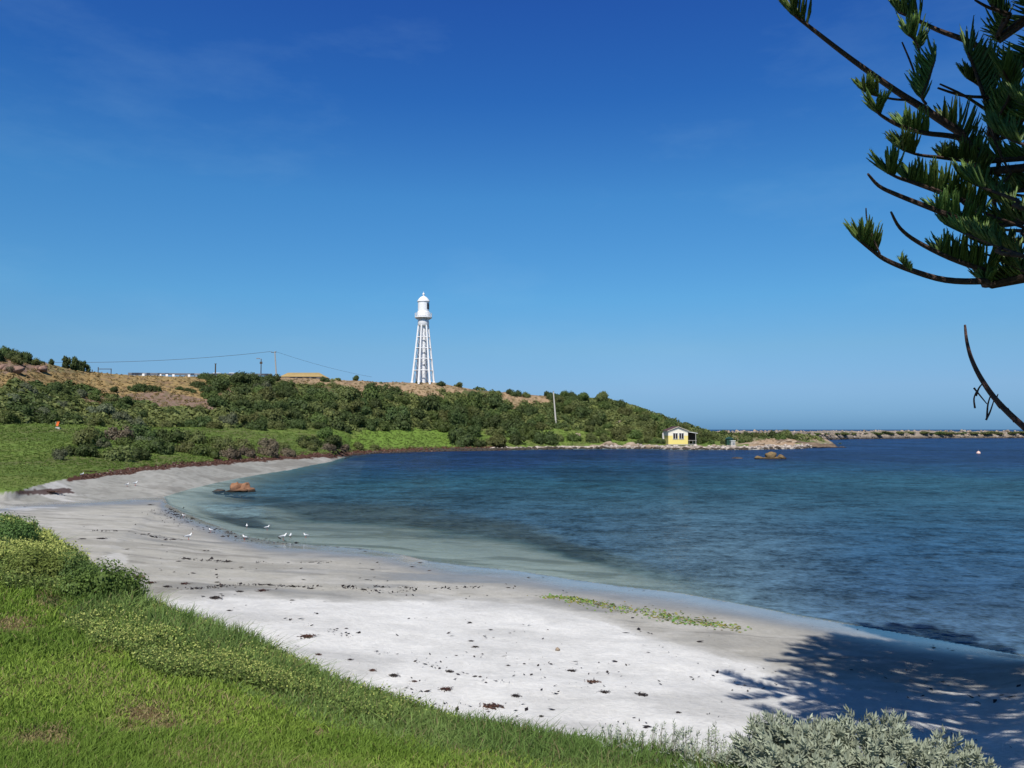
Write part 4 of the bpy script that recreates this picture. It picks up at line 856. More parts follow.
for a, b_, w, h, lab in [(757, 444.5, 16, 5, 'broad tan sloping rock shelf right of the pump hut'), (790, 442.5, 13, 5, 'pale rounded boulder above the dark headland ledge'), (779, 443.5, 8, 4, 'small pale boulder on the tan shelf near the headland end'), (578, 437, 6, 9, 'pale rock outcrop on the slope right of the leaning pole'), (591, 439, 5, 10, 'thin pale rock outcrop low on the slope above the shore'),
                      (610, 446, 17, 7, 'tan jagged shore rock below the thin pale outcrop'), (632, 446.5, 14, 7, 'tan blocky shore rock left of the yellow boathouse'), (595, 447, 10, 5, 'small tan shore rock at the foot of the green slope'), (650, 447, 10, 4.5, 'pale low boulder just left of the boathouse stilts'), (700, 447.6, 9, 4, 'pale boulder right of the boathouse deck on the shore'), (716, 447.3, 8, 4, 'grey boulder between boathouse and pump hut'), (620, 424, 9, 5, 'reddish brown rock patch on the bushy slope above the boathouse')]:
    p = hit(a, b_); m_ = p.y / F
    rock('boulder', [(int(a), (-w * .12 * m_, .3, h * .05 * m_), (w * .42 * m_, 1.2, h * .55 * m_)), (int(a) + 1, (w * .3 * m_, .5, 0), (w * .3 * m_, 1, h * .38 * m_)), (int(a) + 2, (-w * .4 * m_, .4, 0), (w * .25 * m_, 1, h * .32 * m_))], PALEROCK, lab, 'rock', p, 'pale boulders along the far shore', cols=((.46, .37, .27), (.20, .145, .10)))
# bluff rocks at the left
for a, b_, w, h, lab in [(8, 371, 22, 10, 'reddish brown rock face under the scrub on the left bluff'), (36, 369.5, 15, 7, 'pinkish rock step at the right end of the left bluff')]:
    p = hit(a, b_); m_ = p.y / F
    rock('bluff_rock', [(int(a) + 300 + i, ((i - 1) * w * .35 * m_, .6, h * .1 * m_), (w * .3 * m_, 1.4, h * .5 * m_)) for i in range(3)], mat('pink_bluff_stone', (.33, .21, .16), .9, .15, bump=.8, nscale=1.4, second=(.14, .09, .07)), lab, 'rock', p)
# loose shoreline stones
V = []; T = []; Cc = []; b0 = 0
for i in range(900):
    a = random.uniform(345, 838); s_ = (a - CX) / F
    Yj = float(np.interp(P(a, 449, 208).x / (208 + AP), C_j[0], C_j[1])); y_ = Yj + random.uniform(-.8, 5.0 if a > 430 else 2.0); x_ = P(a, 449, y_).x
    big = (1 if a > 430 else .5) * random.uniform(.15, .75) ** 1.0
    sz = big * np.array([random.uniform(.8, 1.5), random.uniform(.8, 1.3), random.uniform(.5, .8)])
    z_ = hz(x_, y_); W = rock_verts(int(rng.integers(1e6)), sz, IV1, .6) + np.array([x_, y_, z_ + .05]); V.append(W); T.append(IT1 + b0); b0 += len(W)
    g_ = random.uniform(.26, .55); cc = np.array([g_, g_ * .86, g_ * .74]) if z_ > .3 else np.array([.065, .052, .04]); Cc.append(np.tile(cc, (len(W), 1)))
o = mesh_np('shore_stones', np.concatenate(V), np.concatenate(T), GRAN, col=np.concatenate(Cc)); tag(o, 'loose pale stones lining the far waterline', kind='stuff')

# ------------------------------------------------------------------ gulls
def gull_proto():
    t = thing('gull', 'gull', 'gull', (0, 0, 0))
    me = bpy.data.meshes.new('body')
    pts = [(-.17, 0, .155), (-.10, 0, .165), (-.02, 0, .165), (.06, 0, .185), (.105, 0, .235), (.115, 0, .285), (.145, 0, .30)]
    rad = [.012, .035, .062, .055, .030, .032, .020]
    mb = MB(); mb.tube(pts, rad, 12); bd = mb.obj('body', GULLW, t, True)
    md = bd.modifiers.new('round', 'SUBSURF'); md.levels = 1; md.render_levels = 1
    for sg in (-1, 1):
        mb = MB(); mb.tube([(.05, sg * .052, .20), (-.04, sg * .064, .19), (-.13, sg * .04, .175), (-.215, sg * .015, .165)], [.012, .034, .022, .004], 8); wg = mb.obj('wing', GULLG, t, True)
        mb = MB(); mb.tube([(-.16, sg * .028, .172), (-.245, sg * .008, .163)], [.012, .003], 6); mb.obj('wing_tip', GULLB, wg)
        mb = MB(); mb.tube([(-.01, sg * .025, .12), (.0, sg * .025, .06), (.0, sg * .025, .0)], [.008, .006, .006], 6); mb.box((.02, sg * .025, .004), (.045, .03, .008)); mb.obj('leg', GULLR, t)
    mb = MB(); mb.tube([(.16, 0, .297), (.195, 0, .287)], [.009, .003], 6); mb.obj('bill', GULLR, t)
    return t
gp = gull_proto()
def copy_tree(o, parent=None):
    c = o.copy(); COL.objects.link(c)
    if parent: c.parent = parent
    for ch in list(o.children): copy_tree(ch, c)
    return c
G = [(183.8, 517.5, 200, 1.0, 'gull alone near the dark weed at the bay corner'), (210.8, 532.5, 170, 1.0, 'gull on damp sand left of the gull pair'), (188.5, 540, 30, 1.4, 'plump gull crouching on sand, farthest from the water'), (246.8, 528.2, 110, 1.0, 'gull behind its neighbour at the dark waterline weed'),
     (244.6, 540, 160, 1.1, 'gull on wet sand directly before another gull'), (267, 530.2, 20, 1.2, 'gull at the dark water edge between the two groups'), (283.2, 540.3, 10, 1.55, 'largest gull standing in the shallow sheet of water'), (290.4, 538.2, 90, 1.05, 'gull close behind the largest gull in the shallows'),
     (305.8, 537.8, 180, 1.05, 'rightmost gull wading alone in the shallows'), (127, 486.8, 20, 1.35, 'left gull of the far pair on the upper beach'), (135.2, 485.8, 10, 1.75, 'bigger right gull of the far pair on the upper beach'), (82, 476.6, 60, 1.35, 'far gull by the red seaweed below the green bank')]
for i, (a, b_, rz_, sc_, lab) in enumerate(G):
    p = hit(a, b_); o = gp if i == 0 else copy_tree(gp); o.location = p; o.rotation_euler = (0, 0, math.radians(rz_)); o.scale = (sc_ * .68,) * 3
    tag(o, lab, 'gull', 'white gulls resting on the beach')

# ------------------------------------------------------------------ seaweed clumps on the sand
def kelp_mesh(seed, n=70, flat=.22):
    r = np.random.default_rng(seed); V = []; Q = []
    for i in range(n):
        a = r.uniform(0, 6.28); q = min(abs(r.normal(0, .36)), .85); c = np.array([q * math.cos(a) * 1.0, q * math.sin(a) * .8, 0]); d = r.uniform(0, 6.28); L = r.uniform(.12, .5); w = r.uniform(.02, .06)
        hgt_ = flat * math.exp(-q * q * 2.2) * r.uniform(.2, 1)
        prev = None
        for k in range(5):
            t_ = k / 4; pz = .015 + hgt_ * (1 - (2 * t_ - 1) ** 2) * r.uniform(.8, 1.1)
            pp = c + np.array([math.cos(d + t_ * .8), math.sin(d + t_ * .8), 0]) * L * (t_ - .5) + np.array([0, 0, pz]); sd = np.array([-math.sin(d), math.cos(d), .4 * r.normal()]) * w
            V += [pp - sd, pp + sd]
            if k: b_ = len(V) - 4; Q.append((b_, b_ + 1, b_ + 3, b_ + 2))
    tone = np.repeat(r.uniform(.5, 1.6, n), 10)
    return np.array(V), np.array(Q), np.stack([tone] * 3, 1)
KM = []
for k in range(5):
    o = mesh_np('seaweed_clump', *kelp_mesh(500 + k)[:2], KELP, col=kelp_mesh(500 + k)[2]); KM.append(o.data); bpy.data.objects.remove(o)
WEED = [(420, 563, 9, 'k', 'dark seaweed lump at the lagoon edge, largest of its three'), (412, 567, 10, 'k', 'thin dark seaweed strand left of the lagoon lump'), (429, 571, 7, 'b', 'small brown seaweed lump below the lagoon lump'), (508, 588, 8, 'k', 'dark seaweed lump on grey sand left of the green algae'),
        (471, 641.5, 11, 'k', 'upper dark seaweed strip of the pair on white sand'), (475, 647.5, 12, 'k', 'lower dark seaweed strip of the pair on white sand'), (508, 666, 8, 'k', 'compact black seaweed lump mid white sand'), (524, 664.5, 6, 'k', 'small black seaweed lump right of the compact one'),
        (449, 672, 16, 'k', 'wide thin seaweed scatter on the white sand near the grass'), (571.5, 671.5, 19, 'k', 'long thin dark seaweed strip alone on white sand'), (592, 682.5, 24, 'b', 'large brown seaweed clump on the white sand'), (604, 692.5, 20, 'k', 'dark thin seaweed clump just below the large brown one'), (515, 696.5, 18, 'k', 'dark seaweed strip close above the grass edge'),
        (641, 695, 22, 'k', 'dark seaweed streak near the first shadow spots'), (475, 677, 9, 'k', 'small dark seaweed bit between strips and grass'), (490, 707, 34, 'b', 'long brown seaweed mat along the grass edge'), (541, 717, 10, 'k', 'dark seaweed lump at the grass edge right of the brown mat'), (393, 676, 20, 'k', 'dark seaweed mat where the grass meets white sand'), (414, 682, 11, 'b', 'small brown seaweed clump beside the dark mat at the grass'),
        (446, 690, 25, 'b', 'flat brown seaweed strip on sand against the grass'), (678, 713, 10, 'k', 'dark seaweed lump left of the silver bush'), (184, 584, 19, 'b', 'big brown seaweed heap on the pale sand by the leafy bank'), (166, 587, 17, 'k', 'low dark seaweed mat left of the big brown heap'), (137, 577, 26, 'b', 'reddish seaweed heap against the leafy green bank'), (150, 583, 20, 'b', 'reddish seaweed tail running from the bank heap'),
        (217, 582.5, 9, 'k', 'small dark seaweed lump right of the big brown heap'), (262, 591, 20, 'b', 'brown seaweed cluster along the drift line'), (214, 598.5, 26, 'k', 'dark drift line of seaweed at the white sand corner'), (239, 592, 14, 'k', 'dark seaweed knot between drift line and brown cluster'), (311, 589, 12, 'k', 'dark seaweed lump right of the brown drift cluster'), (292, 600.5, 8, 'k', 'small black seaweed lump on grey sand alone'), (229, 611, 11, 'k', 'small dark seaweed strip at the white sand top'),
        (346, 629, 7, 'k', 'right black seaweed dot of the pair on white sand'), (337, 629.5, 5, 'k', 'left black seaweed dot of the pair on white sand'), (307, 637, 30, 'b', 'wide brown green seaweed mat by the flowering weeds'), (241, 567.5, 8, 'k', 'single black seaweed strip on smooth grey sand'), (365, 551.5, 6, 'k', 'black seaweed dot in the shallow water sheet'), (337, 547.5, 5, 'k', 'tiny seaweed dot near the wading gulls'), (372, 570, 8, 'k', 'small seaweed strip on damp sand below the shallows'),
        (101, 539, 20, 'k', 'black seaweed streak on grey sand by the left bank'), (82, 539, 12, 'k', 'thin seaweed tail left of the black streak'), (350, 660, 11, 'k', 'dark seaweed fleck on white sand above the grass'), (372, 671, 14, 'b', 'brown seaweed patch tucked at the tall grass edge'), (318, 655, 12, 'b', 'brown seaweed patch between mat and tall grass'),
        (50, 492, 44, 'b', 'long dark red seaweed bank on the far left sand'), (86, 471.5, 50, 'b', 'reddish seaweed bank below the far green grass'), (150, 505, 12, 'k', 'black seaweed streak on the far grey sand'), (175, 515, 14, 'k', 'dark seaweed trail at the bay corner')]
for i, (a, b_, w, kd, lab) in enumerate(WEED):
    p = hit(a, b_); m_ = p.y / F; o = bpy.data.objects.new('seaweed_clump', KM[i % 5]); COL.objects.link(o); o.location = (p.x, p.y, p.z + .005)
    rx = w * .44 * m_; o.scale = (rx, min(rx * 1.3, 1.0) if w > 11 else rx * 1.0, max(min(rx * .5, .3), .08)); o.rotation_euler = (0, 0, random.uniform(-.25, .25))
    o.material_slots[0].link = 'OBJECT'; o.material_slots[0].material = KELP if kd == 'b' else KELPD
    tag(o, lab, 'seaweed', 'seaweed clumps washed up on the sand')
p = hit(557.5, 651); rock('beach_stone', [(31, (0, 0, .03), (.055, .05, .05))], PALEROCK, 'single small grey stone on the open white sand', 'stone', p)

def sample_ground(mask_w, n_):
    """random points on the land, weighted per grid vertex"""
    w_ = np.where(np.isfinite(mask_w), mask_w, 0); w_ = np.maximum(w_, 0); cdf = np.cumsum(w_); i = np.searchsorted(cdf, rng.random(n_) * cdf[-1])
    i = np.minimum(i, len(x) - 1); r_, c_ = i // nc, i % nc; r2 = np.minimum(r_ + 1, nr - 1); c2 = np.minimum(c_ + 1, nc - 1)
    yy = YY[r_, 0] + rng.random(n_) * (YY[r2, 0] - YY[r_, 0]); ss = scol[c_] + rng.random(n_) * (scol[c2] - scol[c_]); xx = ss * (yy + AP)
    return xx, yy, height(xx, yy)
pxg, pyg, fwg = px, py, fw
core_v = (fwg > 1) & (pxg > -150) & (pxg < 1180) & (pyg < 880)
vis = ((fwg > .8) & (pxg > -900) & (pxg < 1900) & (pyg < 1250)) * np.where(core_v, 1.0, .16)
# picture area of each grid cell, so that growth is about even in the picture
PXg, PYg = px.reshape(nr, nc), py.reshape(nr, nc)
ar = np.zeros((nr, nc)); ar[:-1, :-1] = np.abs((PXg[1:, :-1] - PXg[:-1, :-1]) * (PYg[:-1, 1:] - PYg[:-1, :-1]) - (PYg[1:, :-1] - PYg[:-1, :-1]) * (PXg[:-1, 1:] - PXg[:-1, :-1])); ar = np.minimum(ar.ravel(), 60) * vis

# loose specks of drift weed on the sand
sm = ar * ((y > kc[0] + 1.5) & (y < kf[0] - .1)) * (.03 + (fbm(x / 1.5, y / .7, 71) > .62) * 2.0)
drift = sst(.25, .0, np.abs((y - ye) / (.03 * y + .2) + (nA - .5) * 3)); sm = sm * (1 + 3 * drift)
a_, b_, c_ = sample_ground(sm, 900); N_ = np.tile([0, 0, 1.0], (len(a_), 1)); szs = b_ / F * np.minimum(rng.gamma(1.3, .55, len(a_)) + .25, 3)
V, Q = leaf_quads(np.stack([a_, b_, c_ + .012], 1), N_, szs * 1.8, szs * .7, rng, .25)
tone = np.repeat(rng.uniform(.5, 1.6, len(a_)), 4)
o = mesh_np('drift_debris', V, Q, KELPD, col=np.stack([tone] * 3, 1)); tag(o, 'fine dark specks of weed and shell strewn over the sand', kind='stuff')
# broken drift lines left by the last tides
C = []
for line, cnt, sp_ in [([(185, 603), (210, 598), (235, 591), (270, 588), (310, 590), (360, 587), (420, 583)], 420, .10), ([(90, 539), (130, 537), (170, 540)], 90, .15), ([(160, 562), (215, 561), (260, 559), (330, 556)], 160, .12), ([(330, 590), (390, 592), (440, 581), (480, 578)], 150, .12),
                       ([(165, 503), (180, 510), (205, 519), (240, 529), (300, 533)], 420, .25), ([(110, 505), (150, 506), (190, 520)], 120, .3), ([(300, 640), (340, 650), (400, 680), (480, 704), (560, 722)], 200, .10), ([(425, 645), (500, 640), (560, 655)], 25, .3), ([(430, 668), (520, 672), (600, 688), (680, 705)], 60, .25)]:
    wl3 = [PZ(a, b_, .45) for a, b_ in line]
    for i in range(cnt):
        q = random.random() * (len(wl3) - 1.001); k = int(q); pp = wl3[k].lerp(wl3[k + 1], q - k)
        if vnoise(np.array([q * 4.0]), np.array([cnt * .37]), 6)[0] > .40: C.append((pp.x + random.gauss(0, sp_), pp.y + random.gauss(0, sp_ * pp.y / 18)))
C = np.array(C); sz = C[:, 1] / F * np.minimum(rng.gamma(1.2, .45, len(C)) + .25, 2.2) * np.where(C[:, 1] > 36, .75, 1)
V, Q = leaf_quads(np.stack([C[:, 0], C[:, 1], np.maximum(height(C[:, 0], C[:, 1]), 0) + .015], 1), np.tile([0, 0, 1.0], (len(C), 1)), sz * 1.7, sz * .8, rng, .35)
tone = np.repeat(rng.uniform(.5, 1.7, len(C)), 4); o = mesh_np('drift_lines', V, Q, KELPD, col=np.stack([tone] * 3, 1)); tag(o, 'broken dark lines of drift weed left along the sand', kind='stuff')
# bright green algae along the wet edge
al = [(PZ(a, b_, .16)) for a, b_ in [(548, 597), (578, 601), (590, 604), (620, 609), (660, 617), (700, 625), (742, 633)]]
C = []
for i in range(1500):
    q = random.random() ** .9 * (len(al) - 1.001); k = int(q); pp = al[k].lerp(al[k + 1], q - k); sp_ = .10 + .22 * math.exp(-((q - 3.2) / 1.6) ** 2)
    if random.random() < .25 + .75 * (vnoise(np.array([q * 6.0]), np.array([1.5]), 5)[0] > .42): C.append((pp.x + random.gauss(0, .3), pp.y + random.gauss(0, sp_ * 1.4)))
C = np.array(C); zc = height(C[:, 0], C[:, 1]) + .012; sz = rng.uniform(.012, .042, len(C))
V, Q = leaf_quads(np.stack([C[:, 0], C[:, 1], zc], 1), np.tile([0, 0, 1.0], (len(C), 1)), sz * 1.5, sz, rng, .35)
cc = np.repeat(np.stack([rng.uniform(.14, .34, len(C)), rng.uniform(.22, .38, len(C)), rng.uniform(.05, .11, len(C))], 1), 4, 0)
o = mesh_np('green_algae', V, Q, LEAF, col=cc); tag(o, 'strip of bright yellow green algae along the wet sand', kind='stuff')
# red wrack along the foot of the far green bank
m_w = ar * (wr > .3)
a_, b_, c_ = sample_ground(m_w, 4000); szs = b_ / F * rng.uniform(.35, 1.0, len(a_))
V, Q = leaf_quads(np.stack([a_, b_, c_ + .05 * rng.random(len(a_))], 1), np.tile([0, -.3, 1.0], (len(a_), 1)), szs * 1.4, szs * .8, rng, .5)
tone = np.repeat(rng.uniform(.5, 1.8, len(a_)), 4); o = mesh_np('wrack_band', V, Q, KELP, col=np.stack([tone] * 3, 1)); tag(o, 'band of dark red wrack along the foot of the far green bank', kind='stuff')

# ------------------------------------------------------------------ low cover on the hill and the flats
hc = (y > kl[0] - 2) & (s < .41) & (s > -.62) & (y < kn[0] + 4)
greenish = (col[:, 1] > col[:, 0] * .93)
def clumps(cx, cy, cz_, rad, nq, colr, r, hfac=.8, lf=.34):
    n_ = len(cx); d = r.normal(size=(n_, nq, 3)); d /= np.linalg.norm(d, axis=2)[:, :, None]; d[:, :, 2] = np.abs(d[:, :, 2])
    C = np.stack([cx, cy, cz_], 1)[:, None] + d * rad[:, None, None] * np.array([1, 1, hfac]) * r.uniform(.75, 1.1, (n_, nq, 1))
    sz = np.repeat(rad * lf, nq) * r.uniform(.6, 1.3, n_ * nq)
    V, Q = leaf_quads(C.reshape(-1, 3), d.reshape(-1, 3) + np.array([0, 0, .3]), sz, sz * .65, r, .5)
    tone = r.uniform(.72, 1.28, (n_, nq, 1)); cc = (np.asarray(colr)[:, None, :] * tone).reshape(-1, 3)
    return V, Q, np.repeat(cc, 4, 0)
a_, b_, c_ = sample_ground(ar * hc * greenish * (.4 + (fbm(x / 5, y / 5, 81) > .45)), 6000)
k = fbm(a_ / 8, b_ / 8, 82)[:, None] + rng.normal(0, .12, (len(a_), 1)); k = np.clip((k - .35) / .3, 0, 1)
k = np.clip(k + .45 * sst(.05, .12, a_ / (b_ + AP))[:, None] * rng.random((len(a_), 1)), 0, 1); cl = np.array([[.080, .115, .036]]) * (1 - k) + np.array([[.19, .215, .070]]) * k
V, Q, Cc = clumps(a_, b_, c_ - .1, rng.uniform(.35, 1.3, len(a_)), 32, cl, rng)
o = mesh_np('low_scrub', V, Q, LEAF, col=Cc); tag(o, 'low tangled scrub between the hillside shrubs', kind='stuff')
a_, b_, c_ = sample_ground(ar * hc * ~greenish, 2600)
g_ = rng.random((len(a_), 1)); cl = np.array([[.33, .23, .10]]) * g_ + np.array([[.17, .135, .06]]) * (1 - g_)
V, Q, Cc = clumps(a_, b_, c_ - .05, rng.uniform(.12, .42, len(a_)), 12, cl, rng, .8, .5)
o = mesh_np('dry_grass', V, Q, LEAF, col=Cc); tag(o, 'dry straw coloured grass tufts on the bare slopes', kind='stuff')
flm = (y >= kk[0] + .5) & (y < kl[0] + 1) & (s < .2) & (s > -.62)
a_, b_, c_ = sample_ground(ar * flm, 16000)
k = np.clip((fbm(a_ / 6, b_ / 9, 91)[:, None] - .35) / .3 + rng.normal(0, .15, (len(a_), 1)), 0, 1); cl = np.array([[.120, .180, .036]]) * (1 - k) + np.array([[.175, .235, .058]]) * k
V, Q, Cc = clumps(a_, b_, c_ - .03, np.clip(b_ / 110, .35, 1.1) * rng.uniform(.10, .34, len(a_)), 18, cl, rng, .6, .34)
o = mesh_np('meadow_grass', V, Q, LEAF, col=Cc); tag(o, 'rough green grass covering the flat behind the beach', kind='stuff')

# ------------------------------------------------------------------ the near grass bank
def blades(name, bx, by, bz, hh, ww, colr, r, lean=.45, label='', droop=.5):
    n_ = len(bx); a = r.uniform(0, 2 * math.pi, n_); q = r.uniform(0, 2 * math.pi, n_); ln = np.abs(r.normal(0, lean, n_))
    B = np.stack([bx, by, bz], 1); U = np.stack([np.cos(a), np.sin(a), np.zeros(n_)], 1) * (ww / 2)[:, None]; L = np.stack([np.cos(q), np.sin(q), np.zeros(n_)], 1) * (ln * hh)[:, None]
    up = np.stack([np.zeros(n_), np.zeros(n_), hh], 1)
    M = B + up * .55 + L * .35; T = B + up * (1 - droop * .35 * np.minimum(ln, 1))[:, None] + L
    V = np.stack([B - U, B + U, M + U * .8, M - U * .8, T + U * .15, T - U * .15], 1).reshape(-1, 3); i0 = np.arange(n_)[:, None] * 6
    Q = np.concatenate([i0 + np.array([[0, 1, 2, 3]]), i0 + np.array([[3, 2, 4, 5]])])
    cc = np.repeat(colr, 6, 0); o = mesh_np(name, V, Q, LEAF, col=cc); tag(o, label, kind='stuff'); return o
crest = kc[0]
lawn_m = ar * (y < crest - .2) * (y > 2.0)
a_, b_, c_ = sample_ground(lawn_m, 380000)
ppx, ppy, _ = proj(a_, b_, c_)
k1 = fbm(a_ / .9, b_ / .9, 101); k2 = fbm(a_ / .25, b_ / .25, 102); k3 = fbm(a_ / 2.6, b_ / 2.6, 103)
dryp = np.zeros(len(a_))
for (bx, by, br) in [(146, 714, 28), (127, 731, 18), (52, 739, 26), (169, 727, 16), (11, 626, 32), (79, 619, 18), (49, 604, 18), (25, 742, 18), (320, 735, 12)]:
    dryp = np.maximum(dryp, sst(1.25, .3, np.hypot((ppx - bx) / br, (ppy - by) / (br * .42)) + (k2 - .5) * 1.3))
g0 = np.array([.175, .270, .038]); g1 = np.array([.255, .355, .058]); g2 = np.array([.130, .215, .034]); st = np.array([.34, .275, .13])
t1 = np.clip((k1 - .35) / .3, 0, 1)[:, None]; cl = g0 * (1 - t1) + g1 * t1
t2 = sst(.52, .64, k3)[:, None]; cl = cl * (1 - .55 * t2) + g2 * .55 * t2
isd = (rng.random(len(a_)) < .03 + .7 * dryp + .16 * sst(.55, .68, k1 + .1 * (k2 - .5)))[:, None]; cl = np.where(isd, st * rng.uniform(.6, 1.15, (len(a_), 1)), cl) * rng.uniform(.7, 1.3, (len(a_), 1))
hh = (.022 + .042 * rng.random(len(a_)) + .05 * sst(.5, .7, k3)) * np.clip(b_ / 7, .8, 2.0) * (1 - .5 * dryp); ww = np.clip(b_ / F * 1.15, .004, .05)
blades('lawn_grass', a_, b_, c_ - .005, hh, ww, cl, rng, .8, 'short green grass with small straw patches on the near bank')
# taller grass along the lip of the bank
ed = np.abs(y - crest - .1)
tall_m = ar * (y > crest - np.clip(crest * .24, 1.2, 6.0)) * (y < crest + 1.25)
a_, b_, c_ = sample_ground(tall_m * np.where(x < 1.2, 1, .6), 145000)
s_ = a_ / (b_ + AP); cr_ = np.interp(s_, C_c[0], C_c[1]); w_ = np.clip(cr_ * .24, 1.2, 6.0)
tt = sst(0, .75, (b_ - (cr_ - w_)) / w_)
k1 = fbm(a_ / .7, b_ / .7, 111); hh = (.05 + .17 * tt * (.3 + 1.0 * k1)) * rng.uniform(.45, 1.3, len(a_)) * np.clip(cr_ / 9, .55, 1.5)
g0 = np.array([.115, .19, .045]); g1 = np.array([.19, .275, .075]); t1 = np.clip((fbm(a_ / 1.4, b_ / 1.4, 112) - .35) / .3, 0, 1)[:, None]
cl = (g0 * (1 - t1) + g1 * t1) * rng.uniform(.65, 1.35, (len(a_), 1)); isd = rng.random(len(a_)) < .08; cl[isd] = np.array([.26, .22, .11]) * rng.uniform(.6, 1.1, (isd.sum(), 1))
blades('tall_grass', a_, b_, c_ - .01, hh, np.clip(b_ / F * 1.25, .005, .05), cl, rng, .8, 'taller blue green grass along the lip of the bank')

# yellow flowering weeds in drifts on the bank
def weed_plants(poly, n_, hmin, hmax, flower, name, label):
    pm = ar * in_poly(pxg + (nA - .5) * 90, pyg + (nB - .5) * 30, poly) * (y < crest + .9)
    a_, b_, c_ = sample_ground(pm * (.25 + (fbm(x / .8, y / .8, 121) > .48)), n_)
    n_ = len(a_); nst = 4; V = []; Q = []; Cc = []; off = 0
    h = rng.uniform(hmin, hmax, n_)
    bx = np.repeat(a_, nst) + rng.normal(0, .04, n_ * nst); by = np.repeat(b_, nst) + rng.normal(0, .04, n_ * nst); bz = np.repeat(c_, nst); h = np.repeat(h, nst) * rng.uniform(.7, 1.1, n_ * nst)
    q = rng.uniform(0, 6.28, n_ * nst); ln = np.abs(rng.normal(0, .28, n_ * nst)) * h; tip = np.stack([bx + np.cos(q) * ln, by + np.sin(q) * ln, bz + h], 1); base = np.stack([bx, by, bz], 1)
    px_w = np.clip(by / F, .004, .04)
    # stems
    a = rng.uniform(0, 6.28, len(bx)); U = np.stack([np.cos(a), np.sin(a), 0 * a], 1) * (px_w * .35)[:, None]
    V.append(np.stack([base - U, base + U, tip + U * .4, tip - U * .4], 1).reshape(-1, 3)); Cc.append(np.tile([.16, .20, .07], (len(bx) * 4, 1)))
    # leaves
    nl = 6; t_ = rng.uniform(.1, .9, (len(bx), nl)); C = base[:, None] * (1 - t_[:, :, None]) + tip[:, None] * t_[:, :, None] + rng.normal(0, .025, (len(bx), nl, 3)); C = C.reshape(-1, 3); sz = np.repeat(px_w * 1.6, nl) * rng.uniform(.7, 1.5, len(C))
    v_, _ = leaf_quads(C, np.tile([0, 0, 1.0], (len(C), 1)), sz, sz * .45, rng, 1.0); V.append(v_); Cc.append(np.repeat(np.array([[.18, .25, .06]]) * rng.uniform(.6, 1.4, (len(C), 1)), 4, 0))
    # flower heads
    nf = 4; C = (tip[:, None] + rng.normal(0, .022, (len(bx), nf, 3))).reshape(-1, 3); k_ = rng.random(len(C)) < flower; C = C[k_]; sz = np.repeat(px_w * .8, nf)[k_] * rng.uniform(.6, 1.3, len(C))
    v_, _ = leaf_quads(C, np.tile([0, -.3, 1.0], (len(C), 1)), sz, sz, rng, .8); V.append(v_); Cc.append(np.repeat(np.array([[.46, .50, .14]]) * rng.uniform(.6, 1.2, (len(C), 1)), 4, 0))
    V = np.concatenate(V); o = mesh_np(name, V, np.arange(len(V)).reshape(-1, 4), LEAF, col=np.concatenate(Cc)); tag(o, label, kind='stuff')
weed_plants([(70, 622), (150, 604), (235, 628), (335, 666), (360, 692), (310, 706), (235, 692), (160, 676), (90, 654)], 3400, .08, .20, .26, 'flowering_weeds', 'drift of yellow green flowering weeds along the bank')
weed_plants([(320, 690), (360, 690), (470, 725), (420, 730), (340, 712)], 1100, .07, .16, .12, 'grey_weeds', 'thin grey green weeds at the lower end of the bank')
weed_plants([(-20, 528), (50, 530), (110, 560), (90, 575), (40, 568), (-20, 570)], 1700, .14, .36, .8, 'yellow_weeds', 'bright yellow green flowering weeds on the left bank')
weed_plants([(-20, 570), (70, 572), (130, 590), (60, 600), (-20, 590)], 900, .12, .28, .05, 'rank_weeds', 'rank green weeds beside the leafy mounds')

# leafy mounds at the left end of the bank
MND = []
for k in range(2):
    V, T, Cc = shrub_mesh(700 + k, 9500, .7, .030, 14, .5, .55); o = mesh_np('leafy_mound', V, T, SHM['green'], col=Cc); MND.append(o.data); bpy.data.objects.remove(o)
MG = leaf_mat('mound_green', (.14, .22, .05), .35); MD = leaf_mat('mound_dark_green', (.115, .18, .05), .35); MY = leaf_mat('mound_yellow_green', (.19, .25, .06), .35)
for a, b_, wpx, hpx, m_, lab in [(6, 551, 60, 44, MD, 'farthest leafy mound at the left end of the bank, by the sand'), (34, 584, 84, 44, MY, 'yellow green flowering mound between two greener leafy mounds'), (106, 607, 74, 56, MG, 'green leafy mound overhanging the sand beside the reddish seaweed'), (74, 590, 52, 46, MD, 'smaller leafy mound just left of the one overhanging the sand')]:
    p = hit(a, b_); r_ = wpx * .5 * p.y / F; o = bpy.data.objects.new('leafy_mound', MND[len(lab) % 2]); COL.objects.link(o); o.location = (p.x, p.y, p.z - .05); hgt_ = hpx * p.y / F
    o.scale = (r_ * 1.25, r_, hgt_); o.rotation_euler = (0, 0, random.uniform(0, 6)); o.material_slots[0].link = 'OBJECT'; o.material_slots[0].material = m_; tag(o, lab, 'bush', 'leafy mounds on the left bank')

